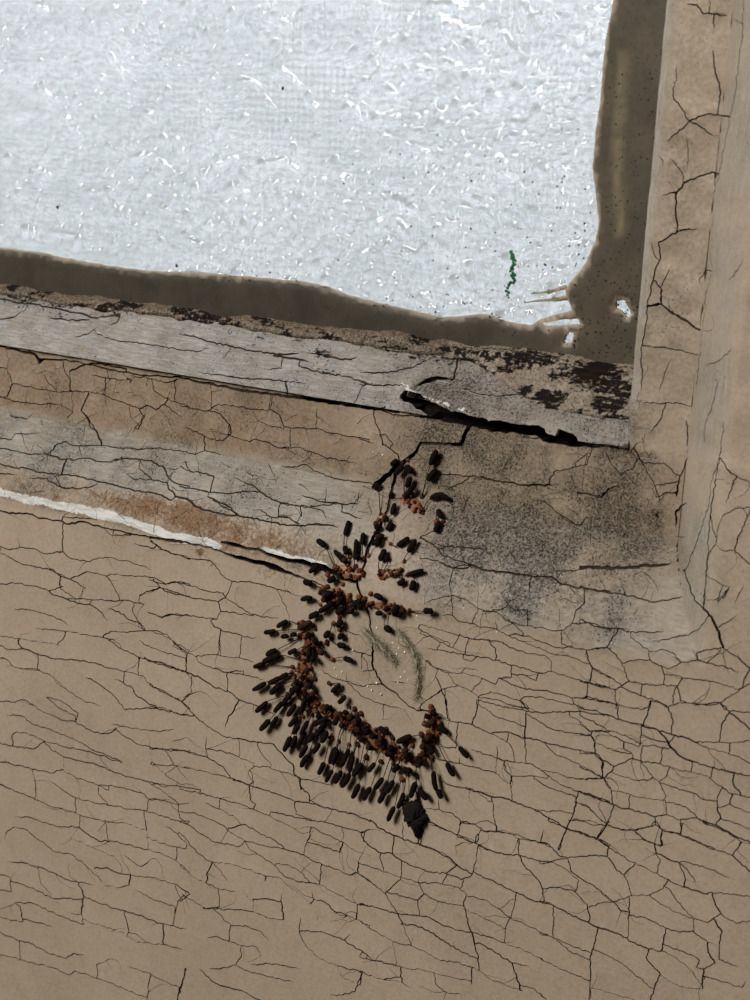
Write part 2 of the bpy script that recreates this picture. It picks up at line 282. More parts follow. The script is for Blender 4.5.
# ------------------------------------------------------------------ the cracks: lines followed on the paint, in picture pixels
# tile: origin x, y, zoom; then one line each: width, points
CRACKS = '''
@0 500 3.947
2 0,40 40,52 120,55 165,72 235,80 275,95 320,85 380,100 450,118 530,135 600,145 680,160 750,170
1.2 0,180 40,195 80,186 140,192 185,212 250,203 285,232 345,242
1.2 250,203 252,120 250,100
1 0,205 40,225 100,255 160,265 200,275 240,300 275,312 310,300 345,282 385,288 420,300 440,292 520,298 600,305 655,332 700,323 750,332
1 200,270 260,305 340,345
1 0,330 30,333 50,325 130,338 160,345 195,358 230,345 250,340
1 195,358 215,375 260,388 310,390 355,392 400,392 450,400 490,395 530,405 570,412
1 260,388 320,408 355,410 365,392
1 355,412 395,438 430,475
1 250,355 300,388
1.2 570,412 548,400 552,375 580,360 610,355 632,345 660,362 750,380
1 632,345 605,310
1 425,428 470,440 520,475 555,485 575,515
1 530,405 525,440 545,475 570,512
1 60,430 110,432 150,440 200,455 240,470 275,495
1 145,505 210,510 260,518 330,530 400,540 455,555 480,575
1 410,535 440,517 490,520 570,515 620,515 660,530 690,560 750,592
1 580,440 640,465 700,448 750,455
1.2 530,170 570,182 610,190
1.2 600,160 640,195 700,215 750,235
1 445,140 520,138
.8 420,300 450,345 470,380
.8 240,300 240,350
.8 345,242 420,225 520,245 600,275
.8 0,535 100,550 240,575
@150 500 3.947
2 0,150 80,155 160,172 230,185 290,205
1.6 570,298 640,318 690,338
1 0,160 50,195 100,215 190,235 240,240 290,300 325,322 370,322 430,330 500,352 560,370
1 325,322 315,350 300,385
1 0,315 50,330 110,325 170,340 230,360 290,368 300,385
1 300,385 270,402 220,395 150,380 40,345 0,360
1 300,385 345,415 400,450 440,460 510,465
1 270,402 280,440 265,470 210,462 150,455 80,450 50,462 0,445
1 280,440 340,445 410,455
1.2 265,470 240,475 255,500 300,520 350,530 400,545 420,540
1 280,515 275,592
.8 530,300 530,350 560,370
.8 500,352 530,410 550,450
.8 0,515 50,530 90,555 130,590
1.6 100,-15 155,0 175,20 220,40 280,55 350,60 400,70 470,85 540,100 600,100 650,95 750,105
1 250,0 300,30 340,55
1 460,60 480,70 550,70 590,95
1 600,50 580,90
1 490,0 520,15 600,25 680,40 700,70
1 690,5 750,15
@0 640 3.947
1 0,70 30,75 60,105 110,112 160,118
1 150,118 152,60
1 0,20 40,38 90,33 150,55 200,72 270,78 330,80 390,95 440,112 500,125 565,140
1.3 430,0 470,30 530,55 550,68 600,85 660,105 735,125 750,132
1.3 548,68 548,130
1.2 565,140 580,165 620,190 680,220 720,243 750,270
1 720,243 750,210
1.3 340,145 380,165 420,195 460,230 495,275 540,270 620,270 700,290 750,300
1.2 455,155 490,170 525,190 535,215 580,245 620,265
1.2 735,125 738,50 680,0
1 550,0 600,30 640,45 738,70
1 0,240 50,245 90,235 130,255 190,290 240,315 300,322
1 185,225 240,270 300,300 300,322
1 190,225 230,235 280,265 310,288 300,320
1 300,322 350,352 400,370 440,365 460,345
1 30,295 90,300 140,335 190,348 230,365 300,395 360,430 420,455 480,480
1 460,355 500,385 540,410 600,425 650,435 750,437
1 50,415 48,375 70,362 130,375 180,400 250,420 330,435 400,455 480,485
1 0,405 60,420 130,430 180,400
.8 660,435 690,495 750,505
1 165,390 200,430 250,460 310,475 380,490 440,515 500,540 590,560 660,580
1 250,460 252,510 200,525 150,515 50,490 0,478
1 240,510 300,540 380,570 430,592
.8 130,515 145,592
.8 440,330 530,348 620,360 690,352
.8 600,480 650,530 700,560
.8 0,570 40,590
.8 490,125 490,160
.8 680,400 740,385
.8 150,118 210,145 250,185 330,240 400,260
@150 640 3.947
1.6 -20,68 0,80 60,95 140,125 200,150 250,185 310,203 350,235 410,255 440,270 490,290
1.2 0,178 60,208 125,243 170,290 220,335 290,380 340,390 410,400 490,412
1.2 125,243 150,215 190,203
1 140,125 145,60 90,5
1 90,25 140,45 180,65 230,57 280,62 360,72 410,85
1 278,55 275,0
1 305,195 305,130 370,120
1 190,85 250,112 300,128 380,140 450,155
1.3 350,240 330,280 310,300 297,345
1 0,262 60,270 120,295 170,300
1 0,428 60,430 130,435 200,455 230,465 290,500 320,545
1 225,430 290,440 350,462 410,485
1 350,395 355,450
1 225,380 220,430 228,465
1 320,545 260,530 200,515 100,495 0,490
1 390,575 410,560 405,530 390,515 410,500 470,500 510,515 560,530 600,550 660,560 720,575
1 565,490 570,530 595,550 595,592
1 490,415 530,460 565,490
1 425,415 450,460 480,490
1 320,545 400,575 450,590
.8 60,435 100,495 150,555
.8 0,565 100,575 200,590
.8 165,145 165,200
.8 360,0 358,50
@0 780 3.947
1 0,15 60,45 130,70 190,100 250,115 310,135 380,155 440,165 500,170 580,200
1 140,0 140,70
1 195,0 250,40 300,70 360,85 440,100 520,115 580,122 640,140 700,160 750,160
1 300,70 300,125
1 318,135 315,185
1 60,145 110,145 160,165 230,185 310,185 350,215 390,240 440,240 510,255 580,275 640,290 700,320 750,365
1 430,100 390,55 390,20 440,20 500,35 560,50 590,75 580,120
1 590,75 650,80 705,95 750,90
1 590,10 640,40 705,95 712,150 750,180
1 570,130 580,200 585,275
1 415,165 430,240
1 650,180 700,210 740,250 735,270 640,250 580,225
1 20,235 30,200 60,185 110,200 160,240 220,285 270,290 330,330 400,400
1 275,225 330,250 400,280 450,300 475,330 480,365
1 30,320 110,330 160,345 220,370 270,395 310,405 370,415
1 380,345 430,350 480,370 520,375 600,385 690,410 750,450
1 515,375 510,415 470,425 410,415 370,350
1 600,310 560,340 540,335 490,295
1 700,265 695,315
1 310,405 330,460 400,490 500,520 560,535 620,565 670,575 735,590
1 330,460 320,530 330,570
1 150,350 160,400 210,470 270,520 325,535
1 0,375 40,385 45,440 0,435
1 45,400 120,425 200,465 330,470
1 0,540 40,555 90,560 80,500 60,485 130,487 200,520 280,555 320,570
1 330,550 400,575 480,600 540,640
1.3 645,570 645,650
1 540,640 640,650 720,670
1 100,550 210,580
1 0,600 60,630 120,645 190,685 260,705 290,685 330,690
.8 75,640 80,700
.8 0,690 50,700 110,720 200,740 270,770 300,755 370,780 430,800 500,830 580,860
1 385,770 380,730 415,715
1.5 735,745 720,790 705,840 700,868
1 590,785 580,868
.8 500,735 600,770 705,820
.8 530,430 600,470 690,500 685,560
.8 730,455 700,480 690,530
.8 490,530 510,600
@180 780 3.947
1.2 210,0 275,20 340,40 400,60 455,85 510,90 560,105 640,125 700,140 750,165
1 470,0 475,25 510,60 510,85
1.2 455,85 458,135 520,155
1 275,20 280,80 300,95
1 0,35 70,50 150,70 240,95 300,120 360,145 420,175 480,210 500,235
1 160,70 158,100
1 100,90 160,115 220,150 240,175
1 0,125 60,130 120,155 180,185 190,200
1.2 190,195 230,225 257,240
1 0,165 40,180 90,215 140,245 200,255 235,262 257,240
1.3 257,240 300,250 400,270 490,295 540,325 600,345 670,375 700,365 750,400
1.2 257,240 270,265 310,295 370,335 420,385 460,400 510,405 560,415 610,445 700,490 750,500
1 190,190 230,180 260,175 310,205 370,235 410,265
1 380,330 430,335 480,365 510,400
1.3 558,340 553,400
1.4 490,290 500,250 510,230 520,185
1.4 500,245 560,260 630,285 645,245
1 520,185 580,215 645,245
1.4 705,325 705,365
1 360,125 430,140 520,160 570,165 640,185 710,205
1.2 750,195 715,210 725,245
1.4 700,490 697,545
1 610,520 650,530 750,575
1 510,490 530,470 570,480 640,545 660,535
1 520,440 525,465
1 330,375 400,390 440,430 520,490
1 130,325 200,330 260,350 330,375 335,400
1 0,205 50,265 100,310 130,325 190,400
1 110,390 105,370 130,320
1 0,340 50,380 100,405 150,430 220,440
1 150,430 155,500 100,510
1 285,470 350,470 400,480 410,550
1 290,480 290,520 350,545 410,550
1 400,450 395,480
1 90,510 140,505 170,515 200,510 280,520
1 130,510 200,575 190,640
1 200,575 270,580 320,600 350,635
1 105,625 150,620 200,640 240,655 240,700 220,730 160,745 115,745
1 240,655 300,660 320,690
1 220,730 270,755 340,775 450,800
1.4 75,745 120,790 170,815 250,835 310,868
1.6 20,745 10,790 0,840
1 470,595 500,660 550,705 600,725 660,745 720,755
1 480,595 530,600 560,600 640,630 740,690
1 475,540 470,595
1 540,535 540,555
1 620,740 640,780 700,805 720,760
1 700,810 690,835 640,850 590,850
1 650,630 670,610
1 280,730 350,725 440,740 470,745
1 720,755 750,775
1 0,480 30,455 10,430
1 10,450 70,490 110,510
@420 560 3.947
1.6 90,15 130,32 190,30 200,20 250,38 340,50 440,65 520,65 550,90 590,100 650,115 750,125
1 540,70 560,45 620,40 680,25 750,25
1 130,35 118,100 125,140 90,145 50,155 20,175
1 125,140 180,155 230,190 270,200 320,195 350,175 330,150
1 125,150 130,210
1 440,70 430,130
1 650,115 650,170 615,200 600,250 570,275 530,280 480,265 425,260 390,255 350,235 305,205
1 425,260 425,200
1 350,175 380,200 425,195
1 560,280 560,330 605,345
1 600,250 680,250 750,275
1 570,285 600,320 605,345
1.2 370,290 440,305 480,325 540,345 605,345 660,355 720,345 750,350
1 660,355 655,375 680,425 670,475
1 680,425 750,465
1 305,205 250,200
1 0,255 60,270 130,290 200,310 270,315 330,325
1 80,215 130,220 150,240 210,250 240,265 300,272 340,295 410,295
1 300,235 305,270
1 230,195 210,235
1 330,230 370,250 410,290
1 340,295 400,320 450,340 540,375 590,380 665,410
1.2 330,330 380,355 440,370 490,375 520,400 520,440
1.2 30,350 80,355 160,370 230,380 300,395 360,415 420,430 470,445 520,440 580,460 660,485 720,495 750,505
1 360,415 360,465 310,465 300,490
1 360,450 420,455 460,475 470,445
1 310,465 360,490 420,510 500,515 560,530 600,545
1 0,290 40,300 80,325 70,355
1 80,325 130,345 150,310 160,290
1 180,360 190,320
1 265,315 300,350 300,390
1 230,380 200,400 170,390
1 30,395 60,425 110,445 165,445 230,460 300,490
1 165,445 180,425 230,435
1 110,445 140,490 190,510 230,540 300,550 350,570 430,585
1 230,540 280,520 360,545 400,555 430,585
1 240,480 210,510
1 85,510 150,495
1 85,510 100,550 105,592
1 60,455 85,510 40,545
1 230,545 225,590
1 400,550 410,540 470,540 560,560 600,570
1 660,485 660,545 600,545 610,570 650,585
1 660,545 700,555 750,560
@580 560 4.412
3 0,30 90,35 180,35 240,32 285,22 340,25 400,15
1.4 0,115 50,130 110,140 200,155 270,170 310,185 380,178 450,160
2.2 455,45 465,55 480,100 490,140 515,185 545,215
3.2 545,215 580,250 605,305 632,380
1.5 632,385 590,390 550,398 515,410 520,440
1.5 545,220 550,130
1 605,300 650,275 690,245
1 560,255 530,300 480,330 400,345 320,360
1.2 0,260 50,285 110,300 160,300 220,318 300,318 370,315
1.2 165,315 140,350 118,385 40,395 0,390
1.2 118,385 150,410 185,450 205,500 215,530
1 30,400 35,440 55,470 45,540
1 225,340 270,375 305,400 310,440 350,465 390,480 440,455 490,445 520,440 560,455 640,470 700,495
1 305,405 370,395 410,410 445,450
1 185,455 250,440 305,440
1 360,465 372,505 370,550
1 372,505 440,510
1.2 185,555 215,535 270,545 320,550 430,555 455,520 540,530 620,545 700,570 750,545
1 55,475 110,505 150,525 185,555
1.2 0,535 45,540 100,560 150,570 185,560 240,585 290,605 340,620 390,650
1 155,570 160,655
1 430,560 445,620 500,630 560,640 620,630 670,595 720,565
1 425,560 410,600 415,640
1 275,550 270,590
1 310,620 300,650
1 632,385 650,400 700,430 740,470
1 620,635 640,662
1 0,610 30,600 100,620 160,635
1 560,455 600,420 620,400
1 610,185 640,140 660,120
1 680,190 700,150 720,110
@420 700 3.947
1.6 0,35 50,55 100,78 150,88 210,100 270,130 330,155 355,175 370,210 375,240
1.2 150,88 143,150 140,190 75,185
1.3 205,95 225,40 225,0
1.2 105,0 110,65
1.2 230,0 300,20 380,35 430,45 500,50 580,45 640,45 690,55 750,60
1.4 420,45 415,150
1 235,20 300,65 360,85 415,105
1.2 420,55 480,90 520,115 600,130 675,140
1 590,60 640,90 670,125 690,120 750,125
1 630,40 610,15
1 390,0 430,40
1.3 285,130 340,125 415,150 460,155 520,175 590,190 690,210
1.3 675,140 690,165 690,210 720,240 720,305 750,350
1 415,150 420,245
1 490,165 530,210 590,235 650,265 720,305
1 350,130 345,160
1 480,280 540,285 580,305 640,310 720,310
1.2 60,230 150,250 220,268 300,290 350,330
1.2 200,195 260,215 330,240 375,245 430,250 470,270 520,310 570,340 620,360 680,375 750,400
1 300,290 300,245 305,180
1 335,240 335,275 360,300 400,300 450,300 500,310
1.2 360,300 358,350 365,395
1 450,310 500,340 560,360 620,385
1.5 80,320 130,340 200,355 270,378 340,390 400,410 450,430 500,460 580,505 640,525 700,548 750,570
1 180,345 230,365 270,400 285,400
1.3 285,380 290,450 305,515
1.3 625,365 605,450 580,505
1 450,430 500,440 560,437 605,450
1 610,400 660,415 700,460 740,490
1.2 580,505 550,590
1 605,470 660,475 730,495 700,545
1 730,495 750,480
1 20,430 80,435 130,450 160,478 220,490 250,515 305,515 370,530 430,550 480,565 520,580
1.2 30,485 100,515 160,535 230,570 270,592
1 160,480 150,530
1 240,515 225,560
1 390,545 390,592
1 490,510 480,545
1 155,225 155,245
1 70,390 75,425
1 0,570 60,590
@580 700 4.412
1.2 0,35 60,45 150,75 220,100 280,110
1.5 280,110 300,50 315,0
2.5 270,110 340,130 390,185 410,215 440,245 500,272
1.5 500,272 560,290 640,312 750,335
2 340,130 380,145 420,155 480,170 520,190
1.2 520,190 570,215 650,235 700,250 750,280
1 420,155 395,185
1 165,15 170,75
1 80,0 160,20 230,35 280,40
1 390,35 410,85 405,145
1 310,0 390,30 440,10 520,20 620,12
1.2 620,12 660,50 625,110 615,180
1.2 515,185 580,185 660,190 750,180
1 660,190 660,225
1 665,60 700,85 750,130
1 660,50 750,55
1 0,65 50,90 130,135 200,155 270,195
1 0,105 50,140 50,160
1 50,155 60,135 110,140 190,180 260,205
1 195,185 195,215 225,230 235,255 200,275 155,292
1.2 0,155 50,155 65,180 65,230 100,265 150,290 145,310 105,345
1.2 65,185 110,205 160,225 225,235
1.2 235,258 270,270 330,275 400,295 440,310 490,318 560,335 610,375 670,415 750,430
1.2 275,200 270,265
1 275,200 330,200 390,215
1 365,215 355,275
1 270,120 270,195
1 275,155 330,175 380,185
1 495,270 490,318
1 585,305 580,335
1 680,325 675,365 710,420
1 270,270 300,310 325,345 350,360 375,410 380,460 385,505
1 395,300 385,330 350,360
1 145,320 200,340 260,355 310,350
1 105,270 100,320 110,350 135,385 142,420 145,455
1 350,365 400,380 440,395 500,410 550,440 600,445
1 620,400 605,430 605,480 620,520 600,550 560,545 520,520 480,480 440,460 385,450
1 675,415 660,460 605,475
1.4 0,405 60,430 145,460 200,480 260,490 330,515 385,505
1 140,400 200,410 240,425 310,435 380,445
1 220,425 215,475
1 330,515 335,550 380,580 440,590
1 385,505 445,530 445,590
1 445,525 520,520 560,550 600,560 660,590 710,625 750,635
1 150,470 120,545 75,610
1 120,545 180,570 250,575 330,550
1 0,455 40,475 80,515 115,545
1.3 360,575 440,597 520,630 590,660
1 245,580 290,615 340,640 365,640
1 360,585 355,610 365,640
1.2 0,590 60,605 130,650
1 660,460 720,490 750,500
1 620,525 680,545 750,570
1 710,625 690,660
1 0,350 60,345 100,345
1 0,295 60,315 100,345
1 0,235 60,235
@360 820 3.947
1.3 40,0 80,35 130,60 200,85 260,105 310,125 360,155 385,180 445,215
1.2 260,0 310,25 380,60 465,95 520,120 570,135 630,138 690,155 750,165
1.4 470,95 455,170 443,215
1.4 630,138 650,180 690,220 715,255 728,315
1 165,10 168,75
1.2 135,65 130,130
1.2 0,50 20,45 15,80 50,110 85,130 125,130 165,160 220,185 280,205 340,210 375,185
1 400,10 385,55
1 395,10 450,15 490,45 545,45 600,55 630,75 700,85 740,95
1.2 530,0 545,45
1.2 465,55 455,90
1.2 625,75 628,135
1.2 445,200 500,230 560,255 620,285 690,320 750,325
1 340,210 400,235 440,220
1 0,170 60,190 120,210 165,225 230,245 320,250 390,265 420,290
1 80,150 95,200
1 165,165 165,215
1.4 0,215 50,250 100,290 135,345 160,395 205,495
1.2 100,290 130,260 160,235
1.2 110,285 170,300 230,315 255,290 230,245
1 230,315 235,355
1 255,290 310,320 360,330 410,340
1.6 0,330 60,345 140,368 200,375 265,380 320,410 390,435 430,442 500,460 570,485 640,510 750,565
1.3 420,300 410,335 420,380 435,430 450,480 468,540 470,595 510,625 580,655 640,675
1 420,298 500,315 540,345 595,385 680,425 750,460
1.2 620,285 610,340 595,385 575,430 570,485
1 410,350 460,370 520,400 575,430
1 160,410 220,415 270,435 330,475 400,520 460,545
1.2 0,400 50,435 130,480 205,495 260,520 320,555 380,560 440,580 470,595
1 470,485 530,520 600,565 620,620 635,675
1 600,565 670,580
1 630,650 680,665 735,710
1 0,540 60,555 130,570 180,585 240,590 310,610 380,625 440,635
1 0,600 90,630 160,640 200,665
1 10,600 0,650
1 130,480 145,560
1 440,590 440,650
1 160,590 165,640
1 95,630 150,620
1 290,600 300,650 340,680 400,690
1 405,260 410,240
1 345,215 330,240
@540 820 3.571
1.4 30,0 95,30 160,50 210,70 250,100 330,150 420,190 470,220 540,250 600,265
1.2 95,30 65,105
1.2 0,80 30,85 75,130 100,135 155,130 200,125 240,130
1.2 245,100 240,130 275,180 300,195 340,155
1.2 240,15 205,65
1 100,0 130,0 180,15 240,20 290,35 340,35 400,20 410,5
1 340,40 370,70 410,85 430,95 435,40
1.5 410,0 440,40 500,50 560,75 620,100 690,130 750,185
1 500,50 510,10
1 410,85 415,120 430,140 420,185
1 415,120 450,135 500,155 520,210 515,235
1 500,150 560,160 620,180 680,210
1.2 575,0 630,20 700,60 750,80
1 720,80 685,130
1 0,155 50,150 100,180 140,215 130,250
1 30,150 70,140 100,135 110,180 150,210 200,240 260,290
1 10,245 60,240 120,250 170,300 180,350
1 175,310 220,295 265,290 325,270 390,268 440,245 455,220
1 300,195 320,240 327,270
1.5 0,290 50,305 110,335 200,380 290,410 330,435 390,460 450,470
1 50,305 48,415
1.4 210,380 195,440 180,500 178,600 175,643
1 320,280 318,340 315,415
1 320,340 380,350 450,385 500,400 550,395 550,355 490,330 430,300 390,268
1.3 450,390 435,465
1 460,245 490,290 530,335 550,350 600,365 630,345
1 615,265 630,310 650,340 700,370 750,360
1 600,260 690,265 750,275
1 260,290 290,325 320,330
1 390,460 380,490 420,535 440,560 500,595 580,605
1 430,550 410,595 395,643
1 450,470 520,515 550,550 580,590 585,530
1 550,400 600,435 600,470 625,510 590,530 560,525 570,500
1 600,435 640,450 650,400 630,370
1 640,450 640,500 710,525
1 440,440 500,465 560,490
1.5 0,405 60,425 130,455 185,475
1.5 0,495 80,535 178,575
1 60,430 110,470 185,505
1 190,460 260,490 330,540 400,600
1 185,600 260,620 340,643
1 590,560 660,580 720,600 735,575
1 0,620 20,640
@0 0 1
1.2 633,447 642,462 652,480 661,503
@0 280 3.947
2 275,360 310,345 340,332 390,328 440,340 500,352
1 275,360 278,425
1 0,345 30,350 45,385 50,410 30,460 0,462
1 50,410 110,420 160,432 220,440 290,440 340,440 400,450
1 165,360 190,400 225,435
1.4 400,450 440,470 500,490 550,508 580,495 615,512 650,490 660,475
1.2 650,490 700,530 720,540
1 290,440 285,470 290,520 265,550
1 0,460 60,480 150,490 240,490
1 320,510 350,550 375,592
1.4 550,508 570,540 545,590
1 600,390 605,430 650,465 690,480 695,430 690,400
1 690,480 750,500
1 415,400 415,450
1 500,395 440,390 360,375
1 510,500 515,540 545,570
1 525,385 570,380 600,390 660,405 700,390
1.6 290,225 340,215 385,185
2 430,180 460,165 470,135
@0 400 3.947
1 0,190 60,200 110,212 190,215 250,235 300,235 340,230 390,243 430,245 480,225
1 190,215 220,180 250,165 300,180 350,180 400,180 480,190
1 0,150 50,155 60,135 140,130
1.2 265,235 245,290
1.3 0,250 50,265 110,270 170,285 245,295 310,302 370,315 430,330 490,345 560,362 640,375 680,395
1 0,290 70,295
1 120,310 190,308
1.4 190,315 240,342 300,350 360,342 385,330
1 430,245 500,230 560,235 600,240 650,270 665,305 700,330 750,340
1 500,290 530,312 600,315 660,325 665,350 690,370
1 555,240 550,270 600,310
1 40,60 110,75 135,50
1 520,130 570,60
1 340,60 380,120 400,160
1 480,190 540,195 620,190 700,200
1 665,305 720,250 750,240
1.2 250,460 330,465 390,470
@180 290 3.947
1 122,365 125,470
1 0,455 60,470 125,480 160,490 195,530 200,570
1 125,465 150,452 220,460 290,470 350,478
1.2 358,410 355,470 390,490 410,540 450,545 540,548
1 290,478 310,515 350,535 410,548
1 540,470 538,545 600,565 750,590
1.3 405,275 400,310 340,315
1 195,240 165,275
1 70,325 130,335
1 720,380 690,440
1 420,360 425,400
1 60,245 110,230
1 560,320 620,340
@0 280 3.947
2 0,75 60,90 130,95 200,110 300,130 370,150 450,140
1.6 0,155 40,150 100,120
1.6 190,150 270,160 350,158
1.3 380,215 460,240 560,250 640,265 750,280
@180 290 3.947
2.2 0,175 60,185 120,205 250,235 380,255 470,250
2.6 370,260 440,270 510,285
1.8 500,245 580,265 640,275 700,268
1.8 470,300 560,330 650,340 750,375
1.2 130,335 230,345 330,352 420,360 500,372
@360 320 3.947
1.8 0,205 60,210 130,205 200,190 270,155
1.5 0,255 80,258 165,255 200,265
1.5 390,265 480,295 560,300 640,290
@180 400 3.947
1.2 195,95 195,140 240,155 270,165 300,155 340,165 400,190 430,195
1.2 195,140 170,160 120,155 65,125 15,105
1 400,190 460,185 520,205 570,225 640,240 690,245
1 95,150 98,200 160,215
1 0,200 60,215 100,200
1 435,115 435,170
1 400,260 440,265 500,255 530,280 600,305 680,320 750,325
1 0,260 40,280 90,290 130,300
1 135,305 120,360
1 0,340 60,350 120,365 200,370 260,360 310,365
1 110,380 150,400 190,420 230,450
1 240,320 300,345 340,380 400,405 460,415 520,420 580,415 620,410
1.2 480,375 530,390 580,405 640,410 700,410 710,360
1 290,435 320,432 355,460 340,475
1 355,460 420,460 470,490
1 390,455 395,415
1 640,410 640,440 720,470
1 580,360 575,390
1 475,420 480,460
@360 320 3.947
1 55,365 60,405 80,440 90,495
1 90,490 150,530 155,550
1 0,470 60,485
1 100,450 130,490
1.5 0,345 60,355 100,340
1.5 60,345 130,375 190,378 230,380
2.5 385,130 380,190 365,240
1.2 605,435 640,460 700,468 725,450
1 610,430 640,425 700,435
@420 440 3.947
1.2 75,138 120,135 180,142 240,145
2.4 240,145 290,160 350,168 420,178 480,178 530,178
1 100,198 140,180 190,155
1 0,385 40,365 90,345 120,325
1.2 0,385 50,410 75,430 100,420 180,425 260,432
1.2 75,430 90,455 150,475 200,490 250,515 340,520
1 0,465 70,475 125,505 200,490
1 340,520 430,535
1 190,225 165,295
1 485,235 540,285 630,342 660,300
1.5 620,205 660,210 710,228 750,190
1 510,165 530,125 600,110 660,95 680,30
@520 290 3.947
1.5 500,65 555,55 590,85 650,120 715,160
1.4 490,220 560,225 640,240 705,258
1.4 475,440 540,448 590,445 640,450 680,460
1.2 575,450 560,500 515,560
1 560,55 558,0
.8 600,270 570,330 550,410
@560 420 3.947
1 120,95 200,100 260,105 280,130 300,95 320,90
1 60,170 110,130
1 180,125 200,170 240,215 290,190 300,165
1 165,300 190,270 240,250
1.2 70,290 120,292 165,302
1 280,130 300,150 340,170
1 360,170 410,170 460,215
1 385,255 430,250 470,240
1.6 380,305 410,290 455,285
1 0,375 40,405 85,415
2.5 465,255 462,300
3 455,420 458,360 500,325
1.4 500,0 505,60 505,140 480,210 465,260
1 495,592 540,480 590,330 600,240 630,150 650,0
1 635,150 660,190 710,230 750,245
1 750,345 690,350 640,380 620,440 615,490 640,515 690,515 700,470 740,380
1 690,520 720,545 750,570
1 685,240 655,330
1 455,460 495,460
@600 0 5
1.6 435,20 485,25 520,70 560,70 635,80
1.2 550,0 548,65
1.6 570,95 570,150
1.6 570,250 575,330 600,420 600,500 590,570
1.6 365,440 370,495 410,540 450,605 510,640 570,680
1.6 335,705 390,665 450,605 510,580 560,570 635,580
1 385,320 385,400 365,440
1.6 315,975 385,960 430,910 500,880 560,860 590,870
1 430,910 415,910 420,880 380,820 350,790
.8 435,680 440,850
1 290,775 315,800 315,830
1.4 385,960 380,1000
1.4 720,-50 720,0 715,120 700,300 680,450 650,580 630,700 605,820 590,900 575,960
@600 190 5
1.4 380,12 385,205
1.6 300,260 350,230 410,200 480,195
1.2 260,260 270,320 295,350 280,390 260,470 240,560 235,650 215,750 205,850 210,920 205,1000
1 295,260 300,350
1 355,380 310,480
1 280,455 310,500 305,560
1.8 240,575 310,570 350,605 430,650 500,700
1.5 575,0 570,100 550,280 560,400 530,530 515,700 500,830 480,1000
1 500,470 500,440 530,400
1 645,450 690,400 715,350
1 530,880 600,850 660,795
@650 380 3.571
1 245,0 225,80 200,160 190,230
1 240,790 260,730
1 260,780 275,755
1 195,800 205,640 215,480 240,330 250,280
@320 600 5.769
2.7 250,0 280,80 295,170 305,240 305,380 330,440 355,480 430,530 500,600 560,640 640,640
1.6 640,640 750,690
1 0,400 60,440 150,470 250,500 310,485 360,490
1 160,480 250,560 350,600 480,630
1 150,180 240,210
1 240,320 245,410 305,405
1 100,250 200,295 300,320
1 450,245 540,290
1 570,160 600,185 700,230 750,250
1 610,350 680,400 750,415
1 480,60 560,75 620,65
1 410,465 500,480
1 720,520 730,600
1 590,600 700,520
1 365,610 360,690
'''
# wide black gaps and splits that go deep into the wood: pixel points with their widths
DEEP = [
    [(410,396,13),(420,401,16),(434,410,17),(448,416,15),(470,421,13),(487,425,12),(512,428,11),(537,431,11),(550,438,11),(560,440,9),(575,443,7),(589,446,3),(600,447,1)],
    [(400,397,3),(404,396,11),(410,396,13)],
    [(417,388,2),(426,381,5),(436,379,6),(452,381,4)],
    [(471,424,4),(466,432,4),(461,444,4),(440,443.5,3.2),(421,443,3.4),(414,454,4),(405,461,4),(398,465,4),(390,474,5),(376,484,5),(372,488,3)],
    [(398,465,4),(392,490,3),(388,510,3),(378,530,4),(368,548,4),(364,566,3),(357,580,3),(359,590,3),(364,598,2.5)],
    [(221,542,2),(232,544,4),(246,548,2.5),(258,549,3),(272,555,3),(287,560,4),(307,563,5),(325,568,6),(340,576,6),(352,581,4),(357,582,3)],
    [(223,552,2),(236,557,4),(251,561,5),(264,563,6),(277,568,6),(295,575,3),(306,579,1.5)],
    [(180,377,2),(205,383,2.5),(235,389,3),(270,394,3),(300,398,3.5),(325,401,4),(350,405,4),(372,408,3),(400,412,2)],
    [(0,346,1.5),(35,354,3),(40,361,5),(45,359,2),(75,361,1.5),(110,370,1.5),(150,376,1.5),(180,377,2)],
    [(420,425-8,3),(440,422-4,3),(471,424,4)],
    [(558,432,8),(589,445,3)],
]
# ------------------------------------------------------------------ crack network -> paint flakes
X0, X1, Z0, Z1 = -170., 92., -122., 122.
def parse_cracks():
    out = []; ox = oy = 0; s = 1
    for ln in CRACKS.strip().splitlines():
        if ln[0] == '@': ox, oy, s = [float(v) for v in ln[1:].split()]; continue
        q = ln.split()
        out.append((float(q[0]), np.array([[ox + float(a.split(',')[0]) / s, oy + float(a.split(',')[1]) / s] for a in q[1:]])))
    return out
lines = parse_cracks()                                  # [width px, pts px]
segA = np.concatenate([p[:-1] for _, p in lines] + [np.array(d)[:-1, :2] for d in DEEP])
segB = np.concatenate([p[1:] for _, p in lines] + [np.array(d)[1:, :2] for d in DEEP])
segI = np.concatenate([np.full(len(p) - 1, i) for i, (_, p) in enumerate(lines)] + [np.full(len(d) - 1, 100000 + i) for i, d in enumerate(DEEP)])
def nearest(p, own):
    ab = segB - segA; t = np.clip(((p - segA) * ab).sum(1) / np.maximum((ab * ab).sum(1), 1e-9), 0, 1)
    q = segA + ab * t[:, None]; d = np.hypot(*(q - p).T); d[segI == own] = 1e9
    k = d.argmin(); return d[k], q[k]
net = []                                                # world polylines: pts mm (x, z), half widths mm
def px_size(P):
    P3 = np.stack([P[:, 0], depth(P[:, 0], P[:, 1]), P[:, 1]], 1)
    return np.linalg.norm(P3 - CAMPOS * 1000, axis=1) / FPX
